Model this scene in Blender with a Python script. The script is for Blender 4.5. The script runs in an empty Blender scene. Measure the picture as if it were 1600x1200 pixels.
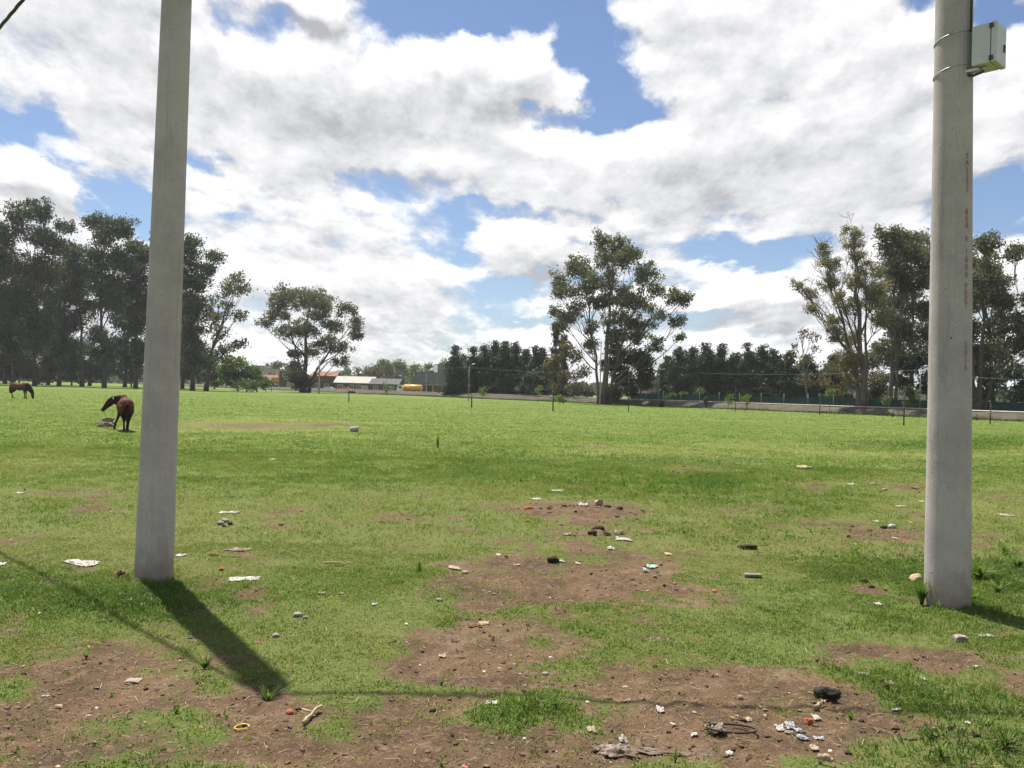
import bpy, bmesh, math, random
import numpy as np
from mathutils import Vector, Matrix, noise as mnoise

# ------------------------------------------------------------------ camera, sky, sun, exposure
R = math.radians
CAM_H, FPX, PITCH, ROLL = 1.75, 1340.0, 10.0 / 1340.0, 0.026
scene = bpy.context.scene
COL = scene.collection
cam_d = bpy.data.cameras.new('camera'); cam = bpy.data.objects.new('camera', cam_d); COL.objects.link(cam)
cam_d.sensor_width = 36.0; cam_d.lens = 36.0 * FPX / 1600.0
cam_d.clip_start = 0.05; cam_d.clip_end = 6000.0
_f = Vector((0, math.cos(PITCH), math.sin(PITCH)))
_r0 = Vector((1, 0, 0)); _u0 = _r0.cross(_f)
RV = _r0 * math.cos(ROLL) + _u0 * math.sin(ROLL)
UV = -_r0 * math.sin(ROLL) + _u0 * math.cos(ROLL)
FV = _f
M = Matrix((RV, UV, -FV)).transposed().to_4x4(); M.translation = (0, 0, CAM_H)
cam.matrix_world = M
scene.camera = cam

def ray(px, py):
    """direction from the camera through a point of the photograph (1600 x 1200)"""
    return RV * ((px - 800) / FPX) + UV * ((600 - py) / FPX) + FV
def at(px, py, dist):
    """the point seen at (px, py) at ground distance dist (along y)"""
    r = ray(px, py); return Vector((0, 0, CAM_H)) + r * (dist / r.y)
def gnd(px, py):
    r = ray(px, py); return Vector((0, 0, CAM_H)) + r * (-CAM_H / r.z)
def project(x, y, z=0.0):
    dx, dy, dz = x, y, z - CAM_H
    c = dx * RV.x + dy * RV.y + dz * RV.z; u = dx * UV.x + dy * UV.y + dz * UV.z; f = dx * FV.x + dy * FV.y + dz * FV.z
    f = np.maximum(f, 1e-3)
    return 800 + FPX * c / f, 600 - FPX * u / f
def hor(px): return 610 + (px - 800) * ROLL

SUN_EL, SUN_AZ = 65.6, -33.0          # azimuth from +Y, negative = left
sd = Vector((math.sin(R(SUN_AZ)) * math.cos(R(SUN_EL)), math.cos(R(SUN_AZ)) * math.cos(R(SUN_EL)), math.sin(R(SUN_EL))))
sl = bpy.data.lights.new('sun', 'SUN'); sl.energy = 4.8; sl.angle = R(0.53); sl.color = (1.0, 0.955, 0.88)
so = bpy.data.objects.new('sun', sl); COL.objects.link(so); so.rotation_euler = sd.to_track_quat('Z', 'Y').to_euler()
scene.view_settings.view_transform = 'Standard'; scene.view_settings.look = 'None'
scene.view_settings.exposure = 1.0; scene.view_settings.gamma = 1.0

def dir_az_el(px, py):
    d = ray(px, py).normalized()
    return math.degrees(math.atan2(d.x, d.y)), math.degrees(math.asin(d.z))

def N(nt, typ, **kw):
    n = nt.nodes.new(typ)
    for k, v in kw.items():
        if k == 'op': n.operation = v
        else: setattr(n, k, v)
    return n
def mth(nt, op, a, b=None, c=None, clamp=False):
    n = nt.nodes.new('ShaderNodeMath'); n.operation = op; n.use_clamp = clamp
    for i, v in enumerate((a, b, c)):
        if v is None: continue
        if isinstance(v, (int, float)): n.inputs[i].default_value = v
        else: nt.links.new(v, n.inputs[i])
    return n.outputs[0]
def vmt(nt, op, a, b=None, c=None, out=0):
    n = nt.nodes.new('ShaderNodeVectorMath'); n.operation = op
    for i, v in enumerate((a, b, c)):
        if v is None: continue
        if isinstance(v, (tuple, list)): n.inputs[i].default_value = v
        else: nt.links.new(v, n.inputs[i])
    return n.outputs[out]
def sstep(nt, v, lo, hi, tmin=0.0, tmax=1.0):
    n = nt.nodes.new('ShaderNodeMapRange'); n.interpolation_type = 'SMOOTHSTEP'
    nt.links.new(v, n.inputs[0]); n.inputs[1].default_value = lo; n.inputs[2].default_value = hi
    n.inputs[3].default_value = tmin; n.inputs[4].default_value = tmax
    return n.outputs[0]
def ntex(nt, vec, scale, detail=4, rough=0.55, dist=0.0, color=False):
    n = nt.nodes.new('ShaderNodeTexNoise'); n.inputs['Scale'].default_value = scale
    n.inputs['Detail'].default_value = detail; n.inputs['Roughness'].default_value = rough; n.inputs['Distortion'].default_value = dist
    if vec is not None: nt.links.new(vec, n.inputs['Vector'])
    return n.outputs['Color' if color else 'Fac']
def mixc(nt, fac, a, b, blend='MIX'):
    n = nt.nodes.new('ShaderNodeMix'); n.data_type = 'RGBA'; n.blend_type = blend
    for s, v in ((n.inputs[0], fac), (n.inputs[6], a), (n.inputs[7], b)):
        if isinstance(v, (int, float)): s.default_value = v
        elif isinstance(v, (tuple, list)): s.default_value = tuple(v)[:3] + (1,)
        else: nt.links.new(v, s)
    return n.outputs[2]

# gaps of blue between the clouds, as directions in the sky (authored from the photograph)
HOLES = [(660,28,120,34,1.1),(420,45,60,26,.75),(790,12,130,34,1.2),(925,60,38,60,1.1),(935,140,42,50,1.0),(985,178,60,22,.85),(860,182,60,15,.8),
 (45,198,62,30,1.0),(215,180,0,0,0),(180,315,60,32,1.1),(225,350,40,20,.8),(325,236,50,14,.6),(545,268,80,24,.5),(640,292,60,16,.35),
 (690,368,58,34,.85),(790,450,85,22,.9),(840,505,90,16,.8),(1165,398,120,20,1.1),(1225,425,50,18,.8),(1080,498,110,18,.8),
 (1575,332,60,42,1.25),(1425,5,50,18,.9),(1590,2,50,18,.9),(1540,372,40,22,.8),(905,388,60,10,.35),(1110,350,60,10,.3),(60,445,0,0,0),
 (720,325,90,10,.35),(1020,445,80,14,.6),(470,520,90,10,.35),(760,540,120,8,.5),(380,330,60,14,.4),(450,300,60,10,.35),(1270,150,50,12,.3),(120,250,40,10,.4),(1010,60,40,12,.3),(1100,30,50,12,.35),(330,30,30,20,.4),(730,395,50,20,.6),(880,345,60,8,.4),(580,330,60,8,.3),(1290,60,40,10,.3),(230,20,50,8,.35),(820,335,50,7,.35),(980,320,60,8,.3),(560,480,60,6,.3),(1180,520,60,8,.35),(330,490,30,12,.35)]
PUFFS = [(95,318,52,28,.9),(480,4,70,15,.9),(770,105,120,60,.9),(1130,480,120,40,.5),(800,405,110,32,.7),(610,455,110,50,.6),(450,130,230,90,.6),
 (50,270,60,28,.8),(30,400,80,60,.4),(1250,200,260,120,.5),(920,260,160,60,.4),(1560,420,50,60,.6),(940,135,26,12,.5),(1050,20,100,30,.3),(1240,440,60,30,.6),(640,235,60,16,.5),(830,512,40,10,.7),(860,470,60,14,.3)]
GREYS = [(110,90,130,50,.8),(170,190,70,40,.3),(430,170,140,45,.9),(560,190,120,40,.8),(690,110,40,18,.5),(1100,285,90,45,1.0),(1290,250,120,60,.6),(560,400,140,30,.7),(950,400,120,30,.5),
 (800,415,90,16,.4),(620,470,100,14,.6),(1150,440,90,16,.5),(1400,250,60,60,.4),(1100,140,120,40,.4),(840,130,40,25,.3)]

world = bpy.data.worlds.new('World'); scene.world = world; world.use_nodes = True
wt = world.node_tree; wt.nodes.clear()
def blob_sum(nt, P, items, base):
    acc = base
    for (cx, cy, rx, ry, w) in items:
        if w == 0: continue
        a0, e0 = dir_az_el(cx, cy); k = 1340.0 * math.pi / 180.0
        ra = rx / k * math.cos(R(a0)); re = ry / k
        q = vmt(nt, 'MULTIPLY_ADD', P, (1 / ra, 1 / re, 0), (-a0 / ra, -e0 / re, 0))
        d = vmt(nt, 'DOT_PRODUCT', q, q, out=1)
        e = mth(nt, 'POWER', 0.42, d)
        acc = mth(nt, 'MULTIPLY_ADD', e, w, acc)
    return acc
g = bpy.data.node_groups.new('cloud_density', 'ShaderNodeTree')
g.interface.new_socket('Vector', in_out='INPUT', socket_type='NodeSocketVector')
g.interface.new_socket('Density', in_out='OUTPUT', socket_type='NodeSocketFloat')
gi = g.nodes.new('NodeGroupInput'); go = g.nodes.new('NodeGroupOutput')
# input: (azimuth deg, elevation deg, 0)
P = gi.outputs[0]
sp = g.nodes.new('ShaderNodeSeparateXYZ'); g.links.new(P, sp.inputs[0])
el = sp.outputs[1]; az = sp.outputs[0]
rr = mth(g, 'DIVIDE', 26.0, mth(g, 'ADD', mth(g, 'ABSOLUTE', el), 7.0))
cb = g.nodes.new('ShaderNodeCombineXYZ')
g.links.new(mth(g, 'MULTIPLY', az, mth(g, 'MULTIPLY_ADD', rr, 0.034, 0.052)), cb.inputs[0])
g.links.new(mth(g, 'MULTIPLY', mth(g, 'LOGARITHM', mth(g, 'ADD', mth(g, 'ABSOLUTE', el), 7.0), 2.718), 2.9), cb.inputs[1])
Q = cb.outputs[0]
warp = vmt(g, 'SUBTRACT', ntex(g, Q, 1.3, 3, 0.6, color=True), (0.5, 0.5, 0.5))
Pw = vmt(g, 'ADD', P, vmt(g, 'MULTIPLY', warp, (9.0, 4.5, 0)))
Pw2 = vmt(g, 'ADD', Pw, vmt(g, 'MULTIPLY', vmt(g, 'SUBTRACT', ntex(g, Q, 5.0, 4, 0.6, color=True), (0.5, 0.5, 0.5)), (3.2, 2.4, 0)))
n1 = mth(g, 'SUBTRACT', ntex(g, Q, 1.15, 6, 0.60), 0.5)
n2 = mth(g, 'SUBTRACT', ntex(g, Q, 4.2, 6, 0.64), 0.5)
base = mth(g, 'MULTIPLY_ADD', n1, 1.9, 0.44)
base = mth(g, 'MULTIPLY_ADD', n2, 1.2, base)
# unseen cloud cover thinned overhead and behind the camera to cut fill light
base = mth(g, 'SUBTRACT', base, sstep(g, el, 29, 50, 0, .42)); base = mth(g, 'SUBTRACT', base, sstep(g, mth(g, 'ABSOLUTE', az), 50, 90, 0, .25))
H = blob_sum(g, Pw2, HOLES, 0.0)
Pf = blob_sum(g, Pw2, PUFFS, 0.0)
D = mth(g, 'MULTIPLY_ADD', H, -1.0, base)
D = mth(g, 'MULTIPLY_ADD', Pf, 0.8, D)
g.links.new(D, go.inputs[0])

tc = wt.nodes.new('ShaderNodeTexCoord')
dv = vmt(wt, 'NORMALIZE', tc.outputs['Generated'])
s3 = wt.nodes.new('ShaderNodeSeparateXYZ'); wt.links.new(dv, s3.inputs[0])
azd = mth(wt, 'MULTIPLY', mth(wt, 'ARCTAN2', s3.outputs[0], s3.outputs[1]), 57.29578)
eld = mth(wt, 'MULTIPLY', mth(wt, 'ARCSINE', s3.outputs[2]), 57.29578)
cw = wt.nodes.new('ShaderNodeCombineXYZ'); wt.links.new(azd, cw.inputs[0]); wt.links.new(eld, cw.inputs[1])
def dens(off):
    n = wt.nodes.new('ShaderNodeGroup'); n.node_tree = g
    wt.links.new(vmt(wt, 'ADD', cw.outputs[0], off), n.inputs[0]); return n.outputs[0]
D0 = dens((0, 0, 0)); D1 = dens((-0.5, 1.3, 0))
sky = wt.nodes.new('ShaderNodeTexSky'); sky.sky_type = 'NISHITA'; sky.sun_disc = False
sky.sun_elevation = R(SUN_EL); sky.sun_rotation = R(SUN_AZ); sky.air_density = 1.0; sky.dust_density = 0.6; sky.ozone_density = 1.6
skyc = vmt(wt, 'MULTIPLY', sky.outputs[0], (0.047, 0.051, 0.058))
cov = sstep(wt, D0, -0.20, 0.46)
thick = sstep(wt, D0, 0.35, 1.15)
rim = mth(wt, 'SUBTRACT', D0, D1)
G = blob_sum(wt, cw.outputs[0], GREYS, 0.0)
lum = mth(wt, 'MULTIPLY_ADD', thick, -0.10, 0.49)
lum = mth(wt, 'MULTIPLY_ADD', rim, 0.32, lum)
G = mth(wt, 'MINIMUM', G, 1.0)
lum = mth(wt, 'MULTIPLY_ADD', mth(wt, 'MULTIPLY', G, cov), -0.075, lum)
lum = mth(wt, 'MINIMUM', mth(wt, 'MAXIMUM', lum, 0.25), 0.56)
cc = wt.nodes.new('ShaderNodeCombineXYZ')
wt.links.new(mth(wt, 'MULTIPLY_ADD', lum, 1.02, -0.010), cc.inputs[0]); wt.links.new(lum, cc.inputs[1])
wt.links.new(mth(wt, 'MULTIPLY_ADD', lum, 0.97, 0.022), cc.inputs[2])
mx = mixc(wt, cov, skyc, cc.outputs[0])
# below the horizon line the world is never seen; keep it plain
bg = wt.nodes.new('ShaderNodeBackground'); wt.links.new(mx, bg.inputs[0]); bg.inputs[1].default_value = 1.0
wo = wt.nodes.new('ShaderNodeOutputWorld'); wt.links.new(bg.outputs[0], wo.inputs[0])
world.cycles.sampling_method = 'MANUAL'; world.cycles.sample_map_resolution = 512
# ------------------------------------------------------------------ helpers
def _hash(ix, iy, seed):
    n = (ix.astype(np.int64) * 374761393 + iy.astype(np.int64) * 668265263 + seed * 974711) & 0x7fffffff
    n = ((n ^ (n >> 13)) * 1274126177) & 0x7fffffff
    n = n ^ (n >> 16)
    return (n & 0xffff) / 65535.0
def vnoise(x, y, seed=0):
    x = np.asarray(x, float); y = np.asarray(y, float)
    ix = np.floor(x); iy = np.floor(y); fx = x - ix; fy = y - iy
    fx = fx * fx * (3 - 2 * fx); fy = fy * fy * (3 - 2 * fy)
    a = _hash(ix, iy, seed); b = _hash(ix + 1, iy, seed); c = _hash(ix, iy + 1, seed); d = _hash(ix + 1, iy + 1, seed)
    return ((a * (1 - fx) + b * fx) * (1 - fy) + (c * (1 - fx) + d * fx) * fy) * 2 - 1
def fbm(x, y, seed=0, oct=4):
    s = 0; a = 1; t = 0
    for i in range(oct):
        s = s + a * vnoise(x * 2 ** i + 17.3 * i, y * 2 ** i - 9.1 * i, seed + i * 7); t += a; a *= 0.5
    return s / t
def smooth(a, b, x):
    t = np.clip((x - a) / (b - a), 0, 1); return t * t * (3 - 2 * t)

def new_mat(name, rough=0.9, spec=0.2):
    m = bpy.data.materials.new(name); m.use_nodes = True
    b = m.node_tree.nodes['Principled BSDF']; b.inputs['Roughness'].default_value = rough
    b.inputs['Specular IOR Level'].default_value = spec
    return m, m.node_tree, b
_mc = {}
def mat(name, c1, c2=None, scale=3.0, rough=0.85, spec=0.2, metal=0.0, bump=0.0, detail=5, stretch=(1, 1, 1), c3=None, lo=0.35, hi=0.65, transl=0.0):
    """two or three tone noise material in the object's own coordinates"""
    if name in _mc: return _mc[name]
    m, nt, b = new_mat(name, rough, spec); b.inputs['Metallic'].default_value = metal
    tc = nt.nodes.new('ShaderNodeTexCoord')
    v = vmt(nt, 'MULTIPLY', tc.outputs['Object'], stretch)
    f = ntex(nt, v, scale, detail, 0.6)
    c2 = c2 or tuple(x * 0.7 for x in c1)
    col = mixc(nt, sstep(nt, f, lo, hi), c1, c2)
    if c3:
        f2 = ntex(nt, v, scale * 4.3, 3, 0.5); col = mixc(nt, sstep(nt, f2, 0.55, 0.7), col, c3)
    nt.links.new(col, b.inputs['Base Color'])
    if bump:
        bp = nt.nodes.new('ShaderNodeBump'); bp.inputs['Strength'].default_value = bump; bp.inputs['Distance'].default_value = 0.02
        nt.links.new(ntex(nt, v, scale * 5, 4, 0.6), bp.inputs['Height']); nt.links.new(bp.outputs[0], b.inputs['Normal'])
    if transl:
        tr = nt.nodes.new('ShaderNodeBsdfTranslucent'); nt.links.new(col, tr.inputs[0])
        ms = nt.nodes.new('ShaderNodeMixShader'); ms.inputs[0].default_value = transl
        o = nt.nodes['Material Output']; nt.links.new(b.outputs[0], ms.inputs[1]); nt.links.new(tr.outputs[0], ms.inputs[2]); nt.links.new(ms.outputs[0], o.inputs[0])
    _mc[name] = m; return m

def tag(o, label=None, cat=None, group=None, kind=None):
    if label: o['label'] = label
    if cat: o['category'] = cat
    if group: o['group'] = group
    if kind: o['kind'] = kind
    return o
def empty(name, loc, rz=0, label=None, cat=None, group=None):
    o = bpy.data.objects.new(name, None); o.empty_display_size = 0.2; COL.objects.link(o); o.location = loc; o.rotation_euler = (0, 0, rz)
    return tag(o, label, cat, group)
def link(name, me, m, parent=None, loc=None, rz=None, shade=True):
    o = bpy.data.objects.new(name, me); COL.objects.link(o)
    if m:
        for q in (m if isinstance(m, (list, tuple)) else [m]): me.materials.append(q)
    if parent: o.parent = parent
    if loc is not None: o.location = loc
    if rz is not None: o.rotation_euler = (0, 0, rz)
    return o
def np_mesh(name, V, F, attrs=None, smooth_=False, mi=None):
    """V (n,3); F (m,k) one polygon size, or list of such arrays"""
    V = np.asarray(V, np.float32); Fs = F if isinstance(F, list) else [F]
    Fs = [np.asarray(f, np.int32) for f in Fs if len(f)]
    me = bpy.data.meshes.new(name); me.vertices.add(len(V)); me.vertices.foreach_set('co', V.ravel())
    loops = np.concatenate([f.ravel() for f in Fs]); tot = np.concatenate([np.full(len(f), f.shape[1], np.int32) for f in Fs])
    st = np.concatenate([[0], np.cumsum(tot)[:-1]]).astype(np.int32)
    me.loops.add(len(loops)); me.loops.foreach_set('vertex_index', loops)
    me.polygons.add(len(tot)); me.polygons.foreach_set('loop_start', st)
    if mi is not None: me.polygons.foreach_set('material_index', np.asarray(mi, np.int32))
    me.polygons.foreach_set('use_smooth', np.full(len(tot), bool(smooth_)))
    for k, (dom, arr) in (attrs or {}).items():
        a = me.attributes.new(k, 'FLOAT', dom); a.data.foreach_set('value', np.asarray(arr, np.float32))
    me.update(calc_edges=True); return me

class MB:
    """collects boxes, tubes, lathes and lofts; build() links them as one mesh object"""
    def __init__(s): s.v = []; s.f = []; s.sm = []
    def add(s, vs, fs, sm=False):
        b = len(s.v); s.v += [tuple(v) for v in vs]; s.f += [tuple(b + i for i in f) for f in fs]; s.sm += [sm] * len(fs); return s
    def box(s, x0, x1, y0, y1, z0, z1, bev=0.0, rot=None):
        if bev <= 0:
            vs = [Vector((x, y, z)) for x in (x0, x1) for y in (y0, y1) for z in (z0, z1)]
            fs = [(0, 1, 3, 2), (4, 6, 7, 5), (0, 4, 5, 1), (2, 3, 7, 6), (0, 2, 6, 4), (1, 5, 7, 3)]
        else:
            bm = bmesh.new(); bmesh.ops.create_cube(bm, size=1)
            for v in bm.verts: v.co = Vector(((x0 + x1) / 2 + v.co.x * (x1 - x0), (y0 + y1) / 2 + v.co.y * (y1 - y0), (z0 + z1) / 2 + v.co.z * (z1 - z0)))
            bmesh.ops.bevel(bm, geom=bm.edges[:], offset=bev, segments=2, affect='EDGES', profile=0.5)
            bm.verts.index_update(); vs = [v.co.copy() for v in bm.verts]; fs = [[v.index for v in f.verts] for f in bm.faces]; bm.free()
        if rot: vs = [rot @ v for v in vs]
        return s.add(vs, fs)
    def tube(s, pts, rad, n=8, cap=True, sm=True):
        """rad: number, list of numbers or list of (side, up) pairs"""
        pts = [Vector(p) for p in pts]; k = len(pts)
        if isinstance(rad, (int, float)): rad = [rad] * k
        rings = []; up = Vector((0, 0, 1)); prev = None
        for i, p in enumerate(pts):
            t = (pts[min(i + 1, k - 1)] - pts[max(i - 1, 0)])
            t = t.normalized() if t.length > 1e-9 else Vector((0, 0, 1))
            if prev is None:
                ref = up if abs(t.z) < 0.95 else Vector((1, 0, 0)); a = ref.cross(t).normalized()
            else:
                a = prev - t * prev.dot(t); a = a.normalized() if a.length > 1e-6 else prev
            prev = a; b = t.cross(a); r = rad[i]; ra, rb = (r, r) if isinstance(r, (int, float)) else r
            rings.append([p + a * (ra * math.cos(2 * math.pi * j / n)) + b * (rb * math.sin(2 * math.pi * j / n)) for j in range(n)])
        vs = [v for r in rings for v in r]; fs = []
        for i in range(k - 1):
            for j in range(n):
                j2 = (j + 1) % n; fs.append((i * n + j, i * n + j2, (i + 1) * n + j2, (i + 1) * n + j))
        if cap: fs.append(tuple(range(n))[::-1]); fs.append(tuple((k - 1) * n + j for j in range(n)))
        return s.add(vs, fs, sm)
    def torus(s, c, R_, r, n=28, m=6, mtx=None, arc=1.0, wob=0.0, seed=0):
        rnd = random.Random(seed); pts = []
        ph = rnd.random() * 6
        for i in range(n + 1):
            a = 2 * math.pi * arc * i / n; q = R_ * (1 + wob * math.sin(2 * a + ph))
            p = Vector((q * math.cos(a), q * math.sin(a), 0)); p = (mtx @ p) if mtx else p; pts.append(Vector(c) + p)
        return s.tube(pts, r, m, cap=arc < 1)
    def build(s, name, m, parent=None, loc=None, rz=None):
        me = bpy.data.meshes.new(name); me.from_pydata(s.v, [], s.f)
        me.polygons.foreach_set('use_smooth', s.sm); me.update()
        return link(name, me, m, parent, loc, rz)
def remeshed(mb, name, m, parent, voxel, smooth_it=4, loc=None, rz=None):
    """fuse a figure's lofted limbs into one continuous skin"""
    o = mb.build(name, None, parent, loc, rz)
    r = o.modifiers.new('r', 'REMESH'); r.mode = 'VOXEL'; r.voxel_size = voxel; r.use_smooth_shade = True
    k = o.modifiers.new('s', 'SMOOTH'); k.iterations = smooth_it; k.factor = 0.5
    bpy.context.view_layer.update()
    dg = bpy.context.evaluated_depsgraph_get(); me = bpy.data.meshes.new_from_object(o.evaluated_get(dg))
    o.modifiers.clear(); old = o.data; o.data = me; bpy.data.meshes.remove(old)
    me.polygons.foreach_set('use_smooth', [True] * len(me.polygons))
    me.materials.clear(); me.materials.append(m); me.name = name
    return o

# ------------------------------------------------------------------ ground
# bare soil seen in the photograph: (px, py, rx, ry, weight), turned into places on the field
SOIL = [(700,905,45,36,.7),(790,985,120,34,.65),(735,1040,95,36,.7),(1050,925,70,18,.5),(640,1180,90,30,.6),(980,1085,120,16,.6),(1120,1120,120,26,.5),(830,905,150,30,1.0),(960,905,130,34,1.0),(905,800,80,15,2.2),(940,836,55,13,1.5),(1010,885,80,28,.8),(760,935,75,30,1.0),(800,925,160,12,.6),(900,945,70,10,.9),
 (770,1010,80,45,.75),(620,812,95,18,.75),(740,880,40,14,.7),(1000,1150,250,42,.8),(1150,1090,220,22,.9),(700,1165,150,45,1.1),(780,1065,110,32,1.0),(860,1185,300,30,.7),
 (210,1100,220,45,.50),(70,1150,140,55,.56),(180,1015,90,25,.6),(400,1110,80,45,.75),(330,1170,150,35,.8),(60,1040,90,20,.5),(250,1180,120,30,.4),
 (1340,1003,60,9,.9),(1400,1015,70,10,1.0),(1470,1035,70,12,1.0),(1550,1065,70,16,1.1),(1600,1090,60,16,1.0),(1440,985,80,10,.5),(1550,1000,60,9,.8),
 (1330,1095,180,34,.8),(1240,1160,220,40,.85),(1400,1135,90,14,.8),(1500,1155,30,12,.7),(1300,815,90,12,.9),(1380,830,90,14,1.1),(1420,800,30,10,.8),
 (1275,760,45,7,1.1),(1420,765,50,12,1.0),(1395,742,60,6,.5),(1380,925,45,14,.8),(1345,912,40,10,.7),(1090,733,70,8,.9),(400,665,150,8,.85),(230,666,60,6,.2),
 (520,665,24,3,1.2),(145,775,110,14,.6),(30,770,50,10,.5),(150,800,110,10,.6),(930,698,30,2.5,1.1),(1070,708,60,4,.5),(950,748,40,7,.5),(690,690,60,2.5,.5),(1440,697,0,0,0),
 (1180,795,90,10,.7),(1560,775,60,10,.7),(1545,850,50,12,.6),(195,893,26,9,.9),(20,850,60,6,.5),(120,885,40,10,.4),(345,905,50,10,.7),(450,900,70,8,.3),(1590,905,60,20,.6),
 (1200,870,0,0,0),(540,770,50,6,.5),(440,810,60,10,.4),(650,770,40,6,.5),(1440,728,40,4,.7),(1530,725,60,4,.5),(1235,728,40,4,.4),(1190,745,30,4,.7),(760,1050,260,8,.5),(1150,1075,250,8,.6),(1500,945,60,12,.7)]
GREEN = [(850,1120,120,40,1.1),(560,1010,150,70,.4),(1490,1170,140,38,1.4),(1450,1085,150,34,1.1),(1560,1120,80,40,1.0),(900,1040,200,30,.25),(520,1100,70,50,.4),(1150,950,200,45,.5),
 (330,1000,70,30,.35),(600,905,110,30,.5),(1560,890,60,30,1.0),(300,970,0,0,0),(1540,970,60,14,.6),(700,1110,30,20,.3),(1380,960,60,12,.5),(90,960,110,30,.4)]
def ell(px, py, items):
    s = 0
    for (cx, cy, rx, ry, w) in items:
        if w: s = s + w * np.exp(-((px - cx) / rx) ** 2 - ((py - cy) / ry) ** 2)
    return s
def masks(x, y):
    """bare soil, dryness, lushness of the field at ground points"""
    yy = np.maximum(y, 2.2)
    px, py = project(np.where(y > 2.2, x, x * 2.2 / np.maximum(yy, 2.2)), yy)
    wx = fbm(x * 1.1, y * 1.1, 3); wy = fbm(x * 1.1, y * 1.1, 31)
    px2 = px + wx * 62 * np.minimum(1, 6 / yy + .3); py2 = py + wy * 32 * np.minimum(1, (6 / yy) ** 1.4)
    near = y > 2.2
    s = ell(px2, py2, SOIL) * 1.0 - ell(px2, py2, GREEN)
    s = np.where(near, s, 0.35)
    soil = np.clip(s * 0.74 + 0.80 * fbm(x * 1.7, y * 1.7, 5) * smooth(22, 6, y) + 0.85 * fbm(x * 4.2, y * 4.2, 9, 5) * smooth(24, 6, y) - 0.06 + 0.14 * smooth(10, 4, y), 0, 1)
    dry = smooth(725, 790, py2) * smooth(930, 860, py2) * 0.55 + smooth(690, 696, py2) * smooth(722, 708, py2) * smooth(700, 950, px) * 0.55
    dry = dry + smooth(900, 1000, py2) * 0.30 + 0.35 * fbm(x * .5, y * .5, 44) + ell(px2, py2, [(400,666,190,12,.9),(60,725,150,16,.6),(1100,880,200,30,.2),(600,1010,120,60,.3)])
    dry = np.clip(dry, 0, 1)
    lush = smooth(690, 716, py2) * smooth(780, 735, py2) * smooth(1250, 900, px) * .12 + ell(px2, py2, [(1050,755,250,20,.7),(1100,830,260,20,.4),(1250,790,160,14,.7),(1350,880,160,26,.7),(1480,1170,160,50,1.2),(1450,1085,150,40,.8),
        (850,1120,110,40,.5),(120,930,160,30,.7),(1450,697,150,8,.8),(260,930,120,30,.5),(640,905,80,20,.5),(1570,890,50,40,.9),(40,1010,80,30,.3),(1540,690,80,12,.5)])
    lush = np.clip(lush + 0.25 * fbm(x * .8, y * .4, 77), 0, 1)
    return soil, dry, lush
MOUND = [gnd(920, 803).to_tuple()[:2] + (0.75, 0.5, 0.10), gnd(938, 838).to_tuple()[:2] + (0.35, 0.25, 0.07), gnd(1390, 832).to_tuple()[:2] + (0.8, 0.35, 0.05),
         gnd(520, 667).to_tuple()[:2] + (0.5, 0.4, 0.12), gnd(150, 672).to_tuple()[:2] + (0.6, 0.5, 0.05), gnd(1515, 1160).to_tuple()[:2] + (0.35, 0.18, 0.06), gnd(1430, 770).to_tuple()[:2] + (0.8, 0.4, 0.08)]
def terr(x, y):
    x = np.asarray(x, float); y = np.asarray(y, float)
    d = np.hypot(x, y)
    z = 0.035 * fbm(x * .35, y * .35, 11, 3) * smooth(200, 20, d)
    soil = masks(x, y)[0]
    z = z + smooth(30, 8, d) * (0.014 * fbm(x * 2.2, y * 2.2, 12, 3) + (0.006 + 0.026 * soil) * fbm(x * 9, y * 9, 13, 3))
    for (mx_, my_, rx, ry, h) in MOUND:
        q = np.exp(-((x - mx_) / rx) ** 2 - ((y - my_) / ry) ** 2); z = z + h * q * (1 + 0.6 * fbm(x * 6, y * 6, 14, 3))
    return z - 0.02 * soil * smooth(20, 8, d)
def tz(x, y): return float(terr(np.array([x]), np.array([y]))[0])
def gp(px, py, dz=0.0):
    p = gnd(px, py); return Vector((p.x, p.y, tz(p.x, p.y) + dz))

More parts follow.
